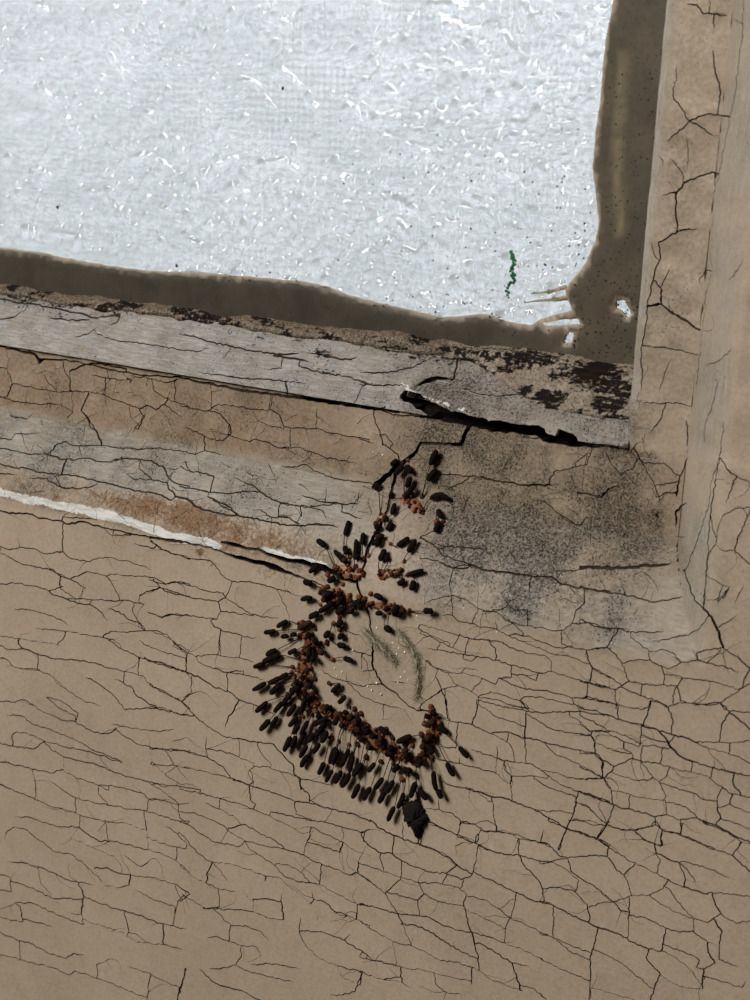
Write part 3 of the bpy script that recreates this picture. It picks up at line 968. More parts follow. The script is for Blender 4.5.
def rough_line(p, step=3.2, amp=.85):
    o = [p[0]]
    for a, b in zip(p[:-1], p[1:]):
        n = max(1, int(round(np.hypot(*(b - a)) / step))); d = (b - a); L = np.hypot(*d) + 1e-9
        nn = np.array([-d[1], d[0]]) / L
        for k in range(1, n + 1):
            q = a + d * k / n
            if k < n: q = q + nn * rnd.uniform(-amp, amp)
            o.append(q)
    return np.array(o)
for i, (wd, p) in enumerate(lines):
    ends = []
    for e_ in (0, -1):
        d, q = nearest(p[e_], i)
        x, y = p[e_]
        if d < 6.0:
            p = np.vstack([q, p]) if e_ == 0 else np.vstack([p, q]); ends.append(1)
            if d < .6: p = p[1:] if e_ == 0 else p[:-1]
        elif x < 4 or x > 746 or y > 996:
            v = p[e_] - p[1 if e_ == 0 else -2]; v = v / (np.hypot(*v) + 1e-9) * 16
            p = np.vstack([p[e_] + v, p]) if e_ == 0 else np.vstack([p, p[e_] + v]); ends.append(0)
        else: ends.append(0)
    if len(p) < 2: continue
    p = rough_line(p)
    W = on_surface(p); hw = .5 * (.28 + .74 * wd) * px_size(W)
    hw = hw * (1 + .35 * fbm(W[:, 0], W[:, 1], 3., 5))
    n = len(p); k = np.arange(n)
    if not ends[0]: hw = hw * np.clip((k + .9) / 3, .3, 1)
    if not ends[1]: hw = hw * np.clip((n - 1 - k + .9) / 3, .3, 1)
    keep = np.r_[True, np.hypot(*np.diff(W, axis=0).T) > .08]
    if keep.sum() >= 2: net.append((W[keep], hw[keep]))
# hairlines that wander off the traced cracks, mostly along the grain
allp = np.concatenate([p for _, p in lines])
for it in range(170, 1050):
    q = allp[rnd.randrange(len(allp))].copy() if it < 620 else np.array([rnd.uniform(0, 660), rnd.uniform(345, 610)])
    if not (-5 < q[0] < 755 and q[1] < 1005): continue
    w_ = on_surface([q])[0]; onr = w_[1] > ZE and w_[0] < XF0; st = stile_profile(w_[0]) < rail_profile(w_[1])
    if w_[1] > ZF1 and not st: continue
    if it >= 620 and not onr: continue
    gr = math.atan2(q[1] - 30, q[0] + 1900); a = (gr if not st else 1.66) + rnd.choice([0, math.pi]) + rnd.gauss(0, .35)
    if rnd.random() < (.5 if onr else .28): a += math.pi / 2
    L_ = rnd.uniform(8, 34) * (.7 if onr else 1.); p = [q]
    for k in range(int(L_ / 3.2) + 1):
        a += rnd.gauss(0, .28); q = q + np.array([math.cos(a), math.sin(a)]) * 3.2; p.append(q)
    W = on_surface(np.array(p)); hw = .5 * rnd.uniform(.42, .68) * px_size(W) * np.linspace(1, .35, len(W))
    keep = np.r_[True, np.hypot(*np.diff(W, axis=0).T) > .08]
    if keep.sum() >= 3 and np.hypot(*np.diff(W, axis=0).T).max() < 2.5: net.append((W[keep], hw[keep]))
deep_pts = []
for d in DEEP:
    d = np.array(d, float); p = rough_line(d[:, :2], 4.5, .8)
    cum = np.r_[0, np.cumsum(np.hypot(*np.diff(d[:, :2], axis=0).T))]
    cp = np.r_[0, np.cumsum(np.hypot(*np.diff(p, axis=0).T))]
    wd = np.interp(cp / cp[-1] * cum[-1], cum, d[:, 2])
    W = on_surface(p); hw = .5 * wd * px_size(W) * (1 + .3 * fbm(W[:, 0], W[:, 1], 1.6, 9))
    keep = np.r_[True, np.hypot(*np.diff(W, axis=0).T) > .08]
    net.append((W[keep], hw[keep])); deep_pts.append((W[keep], hw[keep]))
# beyond the picture the paint goes on in the same way
def in_frame(W, mar=5):
    q = project(np.stack([W[:, 0], depth(W[:, 0], W[:, 1]), W[:, 1]], 1))
    return (q[:, 0] > -mar) & (q[:, 0] < 750 + mar) & (q[:, 1] > -mar) & (q[:, 1] < 1000 + mar)
def add_outside(W, wd):
    ins = in_frame(W, 2); run = []
    for k in range(len(W) + 1):
        if k < len(W) and not ins[k]: run.append(k); continue
        if len(run) > 2:
            hw = np.full(len(run), wd); hw[0] *= .4; hw[-1] *= .4; net.append((W[run], hw))
        run = []
for z in np.arange(Z0 + 4, ZF1 - 2, 5.2):
    xs = np.arange(X0 + 2, (XE if z < 12 else XF1) - 3, 2.2)
    add_outside(np.stack([xs, z + 2.2 * fbm(xs, xs * 0 + z, 22, 3) + rnd.uniform(-1, 1)], 1), .09)
    for _ in range(18):
        x = rnd.uniform(X0 + 3, XE - 4); zs = np.linspace(z - 2.4, z + 2.6, 5)
        add_outside(np.stack([x + .7 * fbm(zs, zs * 0 + x, 3, 4), zs], 1), .08)
for x in np.arange(XF0, X1 - 3, 6.):
    zs = np.arange(14, Z1 - 3, 2.4)
    add_outside(np.stack([x + 2. * fbm(zs, zs * 0 + x, 20, 6), zs], 1), .09)
    for _ in range(7):
        z = rnd.uniform(16, Z1 - 4); xs = np.linspace(x - 2.5, x + 2.8, 5)
        add_outside(np.stack([xs, z + .7 * fbm(xs, xs * 0 + z, 3, 8)], 1), .08)

CV, CE, CF = [], [], []
for W, hw in net:
    t = np.gradient(W, axis=0); t /= np.maximum(np.hypot(*t.T), 1e-6)[:, None]
    nn = np.stack([-t[:, 1], t[:, 0]], 1); b0 = len(CV); n = len(W)
    Lf = W + nn * hw[:, None]; Rt = W - nn * hw[:, None]
    CV += [tuple(v) for v in Lf] + [tuple(v) for v in Rt]
    for k in range(n - 1):
        q = [Lf[k], Lf[k + 1], Rt[k + 1], Rt[k]]
        cr = [(q[(a + 1) % 4][0] - q[a][0]) * (q[(a + 2) % 4][1] - q[(a + 1) % 4][1]) - (q[(a + 1) % 4][1] - q[a][1]) * (q[(a + 2) % 4][0] - q[(a + 1) % 4][0]) for a in range(4)]
        idx = [b0 + k, b0 + k + 1, b0 + n + k + 1, b0 + n + k]
        if all(c <= 0 for c in cr): CF.append(idx[::-1])
        elif all(c >= 0 for c in cr): CF.append(idx)
        else:                                           # a folded strip: keep its two triangles the right way round
            for tri in ((0, 1, 2), (0, 2, 3)):
                a, b, c_ = (q[i] for i in tri); cc = (b[0] - a[0]) * (c_[1] - a[1]) - (b[1] - a[1]) * (c_[0] - a[0])
                if abs(cc) > 1e-5: CF.append([idx[i] for i in (tri if cc > 0 else tri[::-1])])
# outline and creases of the sash as plain edges
def edge_path(pts, step=2.5):
    b0 = len(CV); o = [pts[0]]
    for a, b in zip(pts[:-1], pts[1:]):
        n = max(1, int(math.hypot(b[0] - a[0], b[1] - a[1]) / step))
        o += [(a[0] + (b[0] - a[0]) * k / n, a[1] + (b[1] - a[1]) * k / n) for k in range(1, n + 1)]
    CV.extend(o)
    for k in range(len(o) - 1): CE.append((b0 + k, b0 + k + 1))
XI = XF1 - .75                                          # inner limit of the stile's edge
edge_path([(X0, Z0), (X1, Z0), (X1, Z1), (XI, Z1), (XI, ZB), (X0, ZB), (X0, Z0)])
edge_path([(XF1, ZF1), (XF1, Z1)], 1.2); edge_path([(XF1 - .5, ZF1), (XF1 - .5, Z1)], 1.2)
edge_path([(X0, ZF1), (XF1, ZF1)], 1.5); edge_path([(X0, ZF1 - .04), (XF1, ZF1 - .04)], 1.5)
edge_path([(X0, ZF0), (XF0, ZF0), (XF0, Z1)], 1.5); edge_path([(X0, ZE), (XE, ZE), (XE, Z1)], 1.5)
edge_path([(XF0, ZF0), (46, 15.6), (XE, ZE)], 1.)
# free points: finer on the moulding and where stains have outlines
WHITE = [([(-5,491),(30,499),(60,506),(90,511),(120,518),(150,529),(175,537),(188,539)], 4.0), ([(186,538),(205,541),(218,546)], 4.), ([(262,549),(285,556),(310,561),(325,565)], 2.6), ([(417,390),(432,396.5),(450,403),(466,409)], 1.1), ([(403,384),(409,387),(415,389)], 1.)]
pts = []
for x in np.arange(X0 + 1, X1, 1.0):
    for z in np.arange(Z0 + 1, Z1, 1.0):
        mould = (z > ZE - 2 and z < ZB) or (XI < x < XE + 2 and z > 0)
        if z > ZB and x < XI: continue
        if not mould and (int(round(x - X0)) % 3 or int(round(z - Z0)) % 2): continue
        pts.append((x + rnd.uniform(-.3, .3), z + rnd.uniform(-.3, .3)))
for p, r in WHITE:
    W = on_surface(rough_line(np.array(p, float), 2.5, 0))
    for q in W:
        for _ in range(11): pts.append((q[0] + rnd.uniform(-.4, .4), q[1] + rnd.uniform(-1.6, 1.6)))
CV += pts
print('cdt in', len(CV), len(CE), len(CF), round(time.time() - T0, 1))
ov, oe, of, _, _, oof = delaunay_2d_cdt([Vector(v) for v in CV], CE, CF, 0, 1e-4, True)
V2 = np.array([tuple(v) for v in ov]); F = np.array([tuple(f) for f in of]); crack = np.array([len(q) > 0 for q in oof])
print('cdt out', len(V2), len(F), crack.sum(), round(time.time() - T0, 1))
cen = V2[F].mean(1)
solid = ~crack & ~((cen[:, 1] > ZB) & (cen[:, 0] < XI))
a2 = np.abs(np.cross(V2[F[:, 1]] - V2[F[:, 0]], V2[F[:, 2]] - V2[F[:, 0]]))
solid &= a2 > 1e-7
# neighbours and connected pieces
edges = np.sort(np.concatenate([F[:, [0, 1]], F[:, [1, 2]], F[:, [2, 0]]]), 1)
ekey = edges[:, 0].astype(np.int64) * (len(V2) + 1) + edges[:, 1]
owner = np.tile(np.arange(len(F)), 3)
o_ = np.argsort(ekey, kind='stable'); ek = ekey[o_]; ow = owner[o_]
same = np.where(ek[1:] == ek[:-1])[0]
na, nb_ = ow[same], ow[same + 1]
ok = solid[na] & solid[nb_]
# a ledge piece never joins the face below it
led = cen[:, 1] > ZF1
ok &= led[na] == led[nb_]
par = np.arange(len(F))
def find(a):
    while par[a] != a: par[a] = par[par[a]]; a = par[a]
    return a
for a, b in zip(na[ok], nb_[ok]):
    ra, rb = find(a), find(b)
    if ra != rb: par[ra] = rb
comp = np.array([find(a) for a in range(len(F))])
print('pieces', len(set(comp[solid])), round(time.time() - T0, 1))

# ------------------------------------------------------------------ stains (their own colour, with shapes of their own), plus painted window light
def dist_line(P, px_pts):
    W = on_surface(rough_line(np.array(px_pts, float), 6, 0))
    A, B = W[:-1], W[1:]; ab = B - A; L2 = np.maximum((ab * ab).sum(1), 1e-9)
    best = np.full(len(P), 1e9)
    for a, v, l in zip(A, ab, L2):
        t = np.clip(((P - a) @ v) / l, 0, 1); q = a + t[:, None] * v
        best = np.minimum(best, np.hypot(*(P - q).T))
    return best
def blobs(P, L):
    out = np.zeros(len(P))
    for x, y, rx, ry, a in L:
        c = on_surface([(x, y)])[0]; d2 = ((P[:, 0] - c[0]) / (rx * .17)) ** 2 + ((P[:, 1] - c[1]) / (ry * .17)) ** 2
        out = np.maximum(out, a * np.exp(-d2))
    return out
def stains(P):
    x, z = P.T; n1 = fbm(x, z, 7, 21); n2 = fbm(x, z, 2.2, 22); rail = (rail_profile(z) <= stile_profile(x)) & ~((z > ZF1 - .1) & (x >= XF1 - .1))
    q = project(np.stack([x, depth(x, z), z], 1)); px, py = q.T
    fil = sstep(ZF0 - 1, ZF0 + 2, z) * rail * (z < ZF1 + .1)
    cov = sstep(ZE - .5, ZE + .8, z) * (1 - sstep(ZF0 - .5, ZF0 + 1.5, z)) * rail
    ledge = (z > ZF1) * rail * 1.
    left = 1 - sstep(300, 430, px); right = sstep(330, 450, px)
    grime = blobs(P, [(520, 515, 95, 55, 1.), (600, 540, 90, 50, 1.), (470, 500, 60, 45, .9), (560, 585, 90, 26, .85), (450, 580, 40, 32, .75), (410, 480, 55, 45, .7), (640, 515, 34, 26, .95), (660, 560, 26, 30, .7),
                      (560, 460, 90, 24, .75), (490, 445, 90, 22, .6), (560, 425, 60, 16, .85), (620, 425, 34, 26, .8), (300, 455, 100, 16, .8), (180, 440, 90, 16, .6), (90, 432, 100, 16, .65), (20, 430, 60, 14, .6), (660, 605, 40, 14, .35), (430, 385, 50, 18, .6),
                      (250, 490, 90, 16, .5), (350, 500, 50, 20, .6), (380, 640, 60, 60, .22), (90, 600, 90, 30, .15), (60, 720, 70, 40, .2)])
    mr_ = right * (1 - sstep(XF1, XF0 + 4, x) * .75)
    grime = np.maximum(grime, fil * left * .50); grime = np.maximum(grime, cov * left * .60); grime = np.maximum(grime, fil * mr_ * .85); grime = np.maximum(grime, sstep(ZE - 2, ZE + 3, z) * (z < ZF0) * rail * mr_ * .8); grime = np.maximum(grime, ledge * (.5 + .25 * right))
    grime = np.clip(grime * (1 + .55 * n1 + .45 * n2), 0, 1)
    grime = np.maximum(grime, .12 * sstep(.1, .7, fbm(x, z, 14, 31)))
    sx = (stile_profile(x) < rail_profile(z)) | ((z > ZF1) & (x >= XF1))
    grime = np.maximum(grime, sx * np.clip(.26 + .3 * n1, 0, .6) * sstep(XE + 3, XE - 4, x))
    rust = blobs(P, [(100, 498, 24, 7, .7), (115, 502, 30, 9, .9), (150, 508, 44, 12, 1.2), (185, 517, 40, 14, 1.3), (225, 530, 44, 15, 1.0), (265, 541, 40, 14, .8), (300, 552, 24, 10, .5), (56, 497, 5, 4, 1.1), (200, 553, 7, 6, 1.1), (212, 565, 8, 7, .7), (225, 600, 9, 7, .4), (270, 572, 26, 8, .6), (165, 535, 20, 4, .7), (635, 450, 12, 7, .6), (310, 577, 20, 8, .5), (250, 430, 70, 14, .38), (150, 415, 70, 16, .36), (50, 405, 60, 14, .33), (350, 440, 40, 14, .25), (560, 585, 20, 6, .35), (225, 546, 14, 6, .8)])
    rust = np.clip(rust * (1 + .4 * n2), 0, 1.2)
    bleach_daylight = cov * left * sstep(13.0, 16.5, z + 2 * n1) * (.70 + .3 * n2)
    bleach_daylight = np.maximum(bleach_daylight, cov * right * .35 * (1 + n1))
    bleach_daylight = np.maximum(bleach_daylight, ledge * (1.0 - .25 * right + .3 * n2))
    bleach_daylight = np.maximum(bleach_daylight, sx * sstep(XE + 1, XE - 3, x) * (1 - sstep(XF0 + 1.5, XF0 - 1, x)) * (.34 + .35 * n1))  # window light on the stile cove, put in as a grey tint
    bleach_daylight = np.maximum(bleach_daylight, sx * sstep(XF1 + 1.2, XF1 + .2, x) * .6)
    bleach_daylight = np.maximum(bleach_daylight, blobs(P, [(685, 590, 30, 16, .55), (640, 600, 40, 16, .3)]))
    white = np.zeros(len(P))
    for p, r in WHITE:
        d = dist_line(P, p) / (.205 if p[0][0] < 150 else .17)
        white = np.maximum(white, 1 - sstep(r * .55, r * 1.15, d + 1.6 * n2 + .8 * n1))
    white = np.maximum(white, ledge * left * (1 - sstep(35.0, 39.5, z + 1.5 * n2 + 1.8 * n1)) * .30)
    tan = fil * (left * .85 + right * .45) * (1 + .5 * n1); tan = np.maximum(tan, cov * left * (1 - sstep(13, 16, z)) * .6)
    tan = np.maximum(tan, cov * right * .4)
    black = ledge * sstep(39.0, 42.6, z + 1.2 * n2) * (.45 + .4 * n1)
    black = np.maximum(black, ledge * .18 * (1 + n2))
    black = np.maximum(black, ledge * blobs(P, [(595, 375, 30, 8, .85), (610, 392, 26, 8, .7), (540, 362, 30, 5, .6), (640, 372, 14, 9, .8), (480, 356, 30, 5, .5), (520, 395, 10, 3, .5), (325, 355, 30, 5, .6), (330, 372, 26, 4, .55), (60, 315, 50, 4, .5), (30, 308, 40, 3, .5)]))
    black = np.maximum(black, blobs(P, [(40, 361, 6, 4, .9), (129, 380, 4, 4, .9), (655, 515, 7, 5, .7), (88, 448, 5, 3, .6)]))
    one = np.ones(len(P))
    return np.stack([grime, rust, np.clip(bleach_daylight, 0, 1), one], 1), np.stack([white, np.clip(tan, 0, 1), np.clip(black, 0, 1), sx * 1.], 1)
SA, SB = stains(V2)
print('stains', round(time.time() - T0, 1))

# ------------------------------------------------------------------ the window, its members and their paint flakes
# the room: walls, floor and ceiling around the window
def box_mesh(name, lo, hi, mat, side_kind='structure'):
    (a, b, c), (d, e_, f) = lo, hi
    V = [(x, y, z) for x in (a, d) for y in (b, e_) for z in (c, f)]
    o = new_mesh(name, V, [(0, 1, 3, 2), (4, 6, 7, 5), (0, 4, 5, 1), (2, 3, 7, 6), (0, 2, 6, 4), (1, 5, 7, 3)], mat, None, False); o['kind'] = side_kind; return o
RX0, RX1, RY0, RZ0, RZ1 = -1500., 1100., -2100., -1000., 1500.
wall_front = empty('wall_front'); wall_front['kind'] = 'structure'
for lo, hi in (((RX0, 0, RZ0), (RX1, 40, Z0)), ((RX0, 0, Z1), (RX1, 40, RZ1)), ((RX0, 0, Z0), (X0, 40, Z1)), ((X1, 0, Z0), (RX1, 40, Z1))):
    o = box_mesh('wall_panel', lo, hi, M_WALL); o.parent = wall_front
box_mesh('wall_back', (RX0, RY0 - 50, RZ0), (RX1, RY0, RZ1), M_WALL); box_mesh('wall_left', (RX0 - 50, RY0, RZ0), (RX0, 40, RZ1), M_WALL); box_mesh('wall_right', (RX1, RY0, RZ0), (RX1 + 50, 40, RZ1), M_WALL)
box_mesh('ceiling', (RX0, RY0, RZ1), (RX1, 40, RZ1 + 50), M_WALL); box_mesh('floor', (RX0, RY0, RZ0 - 50), (RX1, 40, RZ0), M_FLOOR)
window = empty('window_1'); tag(window, 'cream painted wooden window sash corner with crazed peeling paint', 'window', kind='structure')
bottom_rail = empty('bottom_rail', parent=window); side_stile = empty('side_stile', parent=window); glazing_bead = empty('glazing_bead', parent=window)
MEMB = [bottom_rail, side_stile, glazing_bead]
def member(x, z):
    return np.where((z > ZF1) & (x < XF1), 2, np.where((stile_profile(x) < rail_profile(z)) | ((z > ZF1) & (x >= XF1)), 1, 0))
# the lifted sliver of the ledge curls towards the room along its lower edge
SLIV = on_surface(rough_line(np.array([(418, 391), (432, 396), (450, 402), (470, 409), (500, 417), (530, 421), (555, 428), (585, 441)], float), 4, 0))
def lift_at(P):
    d = np.full(len(P), 1e9); u = np.zeros(len(P))
    for k, q in enumerate(SLIV):
        dd = np.hypot(*(P - q).T); m_ = dd < d; d[m_] = dd[m_]; u[m_] = k / len(SLIV)
    return 1.5 * np.exp(-(d / 1.8) ** 2) * np.clip(1.15 - u, 0, 1) * (P[:, 1] > ZF1)
uniq = [c for c in set(comp[solid])]
fl = {c: [] for c in uniq}
for i in np.where(solid)[0]: fl[comp[i]].append(i)
area = {}
P3all = np.stack([V2[:, 0], depth(V2[:, 0], V2[:, 1]), V2[:, 1]], 1); PX = project(P3all)
infr = (PX[:, 0] > 0) & (PX[:, 0] < 750) & (PX[:, 1] > 0) & (PX[:, 1] < 1000)
pa = .5 * np.abs(np.cross(PX[F[:, 1]] - PX[F[:, 0]], PX[F[:, 2]] - PX[F[:, 0]])) * infr[F].any(1)
for c in uniq: area[c] = pa[fl[c]].sum()
order = sorted(uniq, key=lambda c: -area[c])
SLIVER_COMP = None
dd = np.hypot(*(cen - on_surface([(500, 408)])[0]).T); dd[~solid] = 1e9; SLIVER_COMP = comp[dd.argmin()]
THICK = .40
def flake_geo(c):
    tr = F[fl[c]]; vid, inv = np.unique(tr, return_inverse=True); tr = inv.reshape(-1, 3)
    P = V2[vid]; x, z = P.T
    ed = np.concatenate([tr[:, [0, 1]], tr[:, [1, 2]], tr[:, [2, 0]]])
    key = np.sort(ed, 1); k = key[:, 0] * (len(vid) + 1) + key[:, 1]
    _, ix, cnt = np.unique(k, return_index=True, return_counts=True)
    bd = ed[ix[cnt == 1]]; isb = np.zeros(len(vid), bool); isb[bd.ravel()] = True
    r = random.Random(int(c)); c0 = P.mean(0)
    h = r.uniform(-.05, .05) + (P - c0) @ np.array([r.uniform(-.006, .006), r.uniform(-.006, .006)])
    h = np.clip(h, -.12, .12) + .05 * fbm(x, z, 5, 41) + .02 * fbm(x, z, 1.5, 42)
    edge = P[isb]; big = len(tr) > 2
    h = h + np.where(isb, .035 + .05 * fbm(x, z, 4, 43), 0)          # edges cup a little
    ld = z > ZF1
    h = h + ld * (.45 * fbm(x, z * 2.2, 5, 44) + .2 * fbm(x, z, 1.5, 45)) * (1 if c != SLIVER_COMP else .6)
    if c == SLIVER_COMP: h = h + lift_at(P)
    y = depth(x, z) - h
    n = normal_at
    top = np.stack([x, y, z], 1)
    low = top[isb].copy(); low[:, 1] = np.minimum(depth(low[:, 0], low[:, 2]) + THICK, low[:, 1] + (1.1 if c == SLIVER_COMP else 9))
    upper = top[isb].copy()
    m_ = -np.ones(len(vid), int); bi = np.where(isb)[0]; m_[bi] = np.arange(len(bi))
    nT, nB = len(vid), len(bi)
    # faces must look to the room (-y)
    a, b, c_ = top[tr[0, 0]], top[tr[0, 1]], top[tr[0, 2]]
    flip = np.cross(b - a, c_ - a)[1] > 0
    faces = [tuple(t[::-1]) if flip else tuple(t) for t in tr.tolist()]
    walls = []
    for p, q in bd.tolist():
        f_ = (nT + m_[p], nT + m_[q], nT + nB + m_[q], nT + nB + m_[p])
        walls.append(f_ if flip else f_[::-1])
    verts = np.concatenate([top, upper, low])
    at = [np.concatenate([S[vid], S[vid][isb], S[vid][isb]]) for S in (SA, SB)]
    return verts, faces, walls, at, P.mean(0)
rest = {0: [], 1: [], 2: []}; made = 0
for c in order:
    if len(fl[c]) < 2 and area[c] < 3: continue
    g = flake_geo(c); mb = int(member(*g[4]))
    if made < 300 and area[c] > 12:
        mats = [M_PAINT, M_RIM if c == SLIVER_COMP else M_CRACK]
        o = new_mesh('paint_flake', g[0], g[1] + g[2], mats, MEMB[mb], True, [0] * len(g[1]) + [1] * len(g[2]), {'stain_light_a': g[3][0], 'stain_b': g[3][1]}, 40)
        if c == SLIVER_COMP: o.name = 'lifted_paint_sliver'; o['label'] = 'grey paint sliver curling up over a black gap'
        made += 1
    else: rest[mb].append(g)
for mb, L in rest.items():
    if not L: continue
    vs_, fs_, mi, a_, b_ = [], [], [], [], []; off = 0
    for g in L:
        vs_.append(g[0]); fs_ += [tuple(i + off for i in f) for f in g[1] + g[2]]; mi += [0] * len(g[1]) + [1] * len(g[2])
        a_.append(g[3][0]); b_.append(g[3][1]); off += len(g[0])
    o = new_mesh('small_paint_flakes', np.concatenate(vs_), fs_, [M_PAINT, M_CRACK], MEMB[mb], True, mi, {'stain_light_a': np.concatenate(a_), 'stain_b': np.concatenate(b_)}, 40)
    o['kind'] = 'stuff'
print('flakes', made, {k: len(v) for k, v in rest.items()}, round(time.time() - T0, 1))

# dark wood under the paint: a solid body for each member
STEP = .8
gx = np.arange(X0, X1 + .01, STEP); gz = np.arange(Z0, Z1 + .01, STEP)
GX, GZ = np.meshgrid(gx, gz, indexing='ij'); gp = np.stack([GX.ravel(), GZ.ravel()], 1)
gy = depth(gp[:, 0], gp[:, 1]) + THICK - .08
for W, hw in deep_pts:
    for q, r in zip(W, hw):
        if r < .28: continue
        m_ = np.abs(gp[:, 0] - q[0]) < 3; m_ &= np.abs(gp[:, 1] - q[1]) < 3
        i = np.where(m_)[0]; d = np.hypot(*(gp[i] - q).T)
        gy[i] = np.maximum(gy[i], np.where(d < r + .5, depth(gp[i, 0], gp[i, 1]) + min(3.5, 5 * r), 0))
gy = np.minimum(gy, 26)
nx, nz = len(gx), len(gz)
mid = np.stack([(GX[:-1, :-1] + STEP / 2).ravel(), (GZ[:-1, :-1] + STEP / 2).ravel()], 1)
mcell = member(mid[:, 0], mid[:, 1]); mcell[(mid[:, 0] < XI + .3) & (mid[:, 1] > ZB)] = -1
ci, cj = np.meshgrid(np.arange(nx - 1), np.arange(nz - 1), indexing='ij'); ci = ci.ravel(); cj = cj.ravel()
q0 = ci * nz + cj; Q = np.stack([q0, q0 + nz, q0 + nz + 1, q0 + 1], 1)
for mb in range(3):
    c = Q[mcell == mb]; vid, inv = np.unique(c, return_inverse=True); c = inv.reshape(-1, 4); n = len(vid)
    top = np.stack([gp[vid, 0], gy[vid], gp[vid, 1]], 1); bot = top.copy(); bot[:, 1] = 36.
    ed = np.concatenate([c[:, [0, 1]], c[:, [1, 2]], c[:, [2, 3]], c[:, [3, 0]]]); ks = np.sort(ed, 1); k = ks[:, 0] * (n + 1) + ks[:, 1]
    _, ix, cnt = np.unique(k, return_index=True, return_counts=True); bd = ed[ix[cnt == 1]]
    faces = c.tolist() + (c[:, ::-1] + n).tolist() + [(q, p, p + n, q + n) for p, q in bd.tolist()]
    dp = (gy[vid] - depth(gp[vid, 0], gp[vid, 1]) > .9)[c].any(1).astype(int).tolist()
    new_mesh('wood_core', np.concatenate([top, bot]), faces, [M_WOOD, M_DEEP], MEMB[mb], False, dp + [0] * (len(faces) - len(dp)))
print('wood', round(time.time() - T0, 1))
# ------------------------------------------------------------------ glass pane with water runs and pits on its room side
YGL = YG + .25
INNER = [(-160,224),(-60,240),(0,248),(40,253),(75,260),(110,266),(150,271),(200,273),(250,277),(300,281),(325,286),(350,296),(375,302),(410,310),(440,317),(461,316),(480,314),(491,315),(504,321),(520,324),(529,325.5),
         (538.7,319.9),(552,315.3),(565.3,312.1),(570.7,310.5),(568,303.3),(564.8,296.7),(564,290),(568,283.3),(584,264),(594.5,240),(597.5,222),(594.5,195),(591,168),(594.5,129),(599,99),(601,69),(605,36),(612,0),(618,-60),(624,-120)]
HOLES = [[(615,301),(624,301),(628,309),(630,315),(626,318),(620,311),(615,308)], [(567,332),(572,333),(570.7,342),(564,344.5),(562,342),(565.6,335.6)],
         [(540,323.6),(560,320),(577,319),(578.7,324.5),(562,325.5),(544,326)]]
SMEARS = [[(530,294,.8),(540,293,2.0),(552,291,3.0),(565,287,4.5)], [(524,303,.8),(535,301,2.0),(548,300,3.0),(566,298,5.0)]]
inner = on_plane(rough_line(np.array(INNER, float), 4, .5), YGL - .5)
holes = [on_plane(rough_line(np.array(h + [h[0]], float), 2.5, .4)[:-1], YGL - .5) for h in HOLES]
zlo = ZB - 1.5
outer = np.concatenate([inner[(inner[:, 0] > X0 + 1) & (inner[:, 1] < Z1 - 1)], [(XI + 2, Z1 - 1), (XI + 2, zlo)], [(x, zlo) for x in np.arange(XI, X0, -3)], [(X0 + 1, zlo)]])
def inside(poly, pts_):
    r = np.zeros(len(pts_), bool); n = len(poly)
    for k in range(n):
        a, b = poly[k], poly[(k + 1) % n]
        cnd = ((a[1] > pts_[:, 1]) != (b[1] > pts_[:, 1]))
        xi = (b[0] - a[0]) * (pts_[:, 1] - a[1]) / (b[1] - a[1] + 1e-12) + a[0]; r ^= cnd & (pts_[:, 0] < xi)
    return r
RUNS = '''@0 0 2
265,315 290,310 310,325 340,335|90,185 105,195 130,198|220,110 240,140 250,160|320,137 345,133 370,137|470,165 490,160 515,175|540,140 570,145 595,170|610,205 630,215 625,235|685,215 700,215 720,232|335,370 345,395 338,410|320,415 345,425|170,385 200,385|495,50 510,80 500,100|5,60 15,90|525,200 545,215|470,370 490,390|545,370 555,410|130,235 140,255|285,225 300,240|75,10 95,25|585,440 600,470|370,480 400,490|100,465 150,470|40,455 70,465|70,335 100,350|520,330 560,320 590,340|430,330 450,320
@375 0 2
290,10 310,35 340,30|255,70 270,95 285,110|80,140 110,145|135,125 170,135|275,245 300,250|270,270 300,275|85,265 120,270|110,10 150,10|40,400 80,420|50,450 70,470|215,420 240,440|265,345 290,350|60,500 100,515|120,480 150,500|150,90 160,110|20,180 40,190|330,330 340,350|200,395 220,405'''
runs = []
for ln in RUNS.splitlines():
    if ln[0] == '@': ox, oy, s_ = [float(v) for v in ln[1:].split()]; continue
    for r in ln.split('|'):
        runs.append(on_plane(rough_line(np.array([[ox + float(a.split(',')[0]) / s_, oy + float(a.split(',')[1]) / s_] for a in r.split()]), 3, .8), YGL))
GS = .27
ggx = np.arange(X0, XI + 3, GS); ggz = np.arange(ZB - 3, Z1, GS); AX, AZ = np.meshgrid(ggx, ggz, indexing='ij')
H = 1.1 * fbm(AX, AZ, 26, 57, 2) + .16 * fbm(AX, AZ, 2.4, 51, 2) + .14 * fbm(AX, AZ * .6, 9, 52, 2) + .09 * fbm(AX, AZ, 1.1, 55, 2)
cl = sstep(.05, .5, fbm(AX, AZ, 9, 53)); H += cl * .34 * np.maximum(0, fbm(AX, AZ * .8, 1.7, 54, 2))
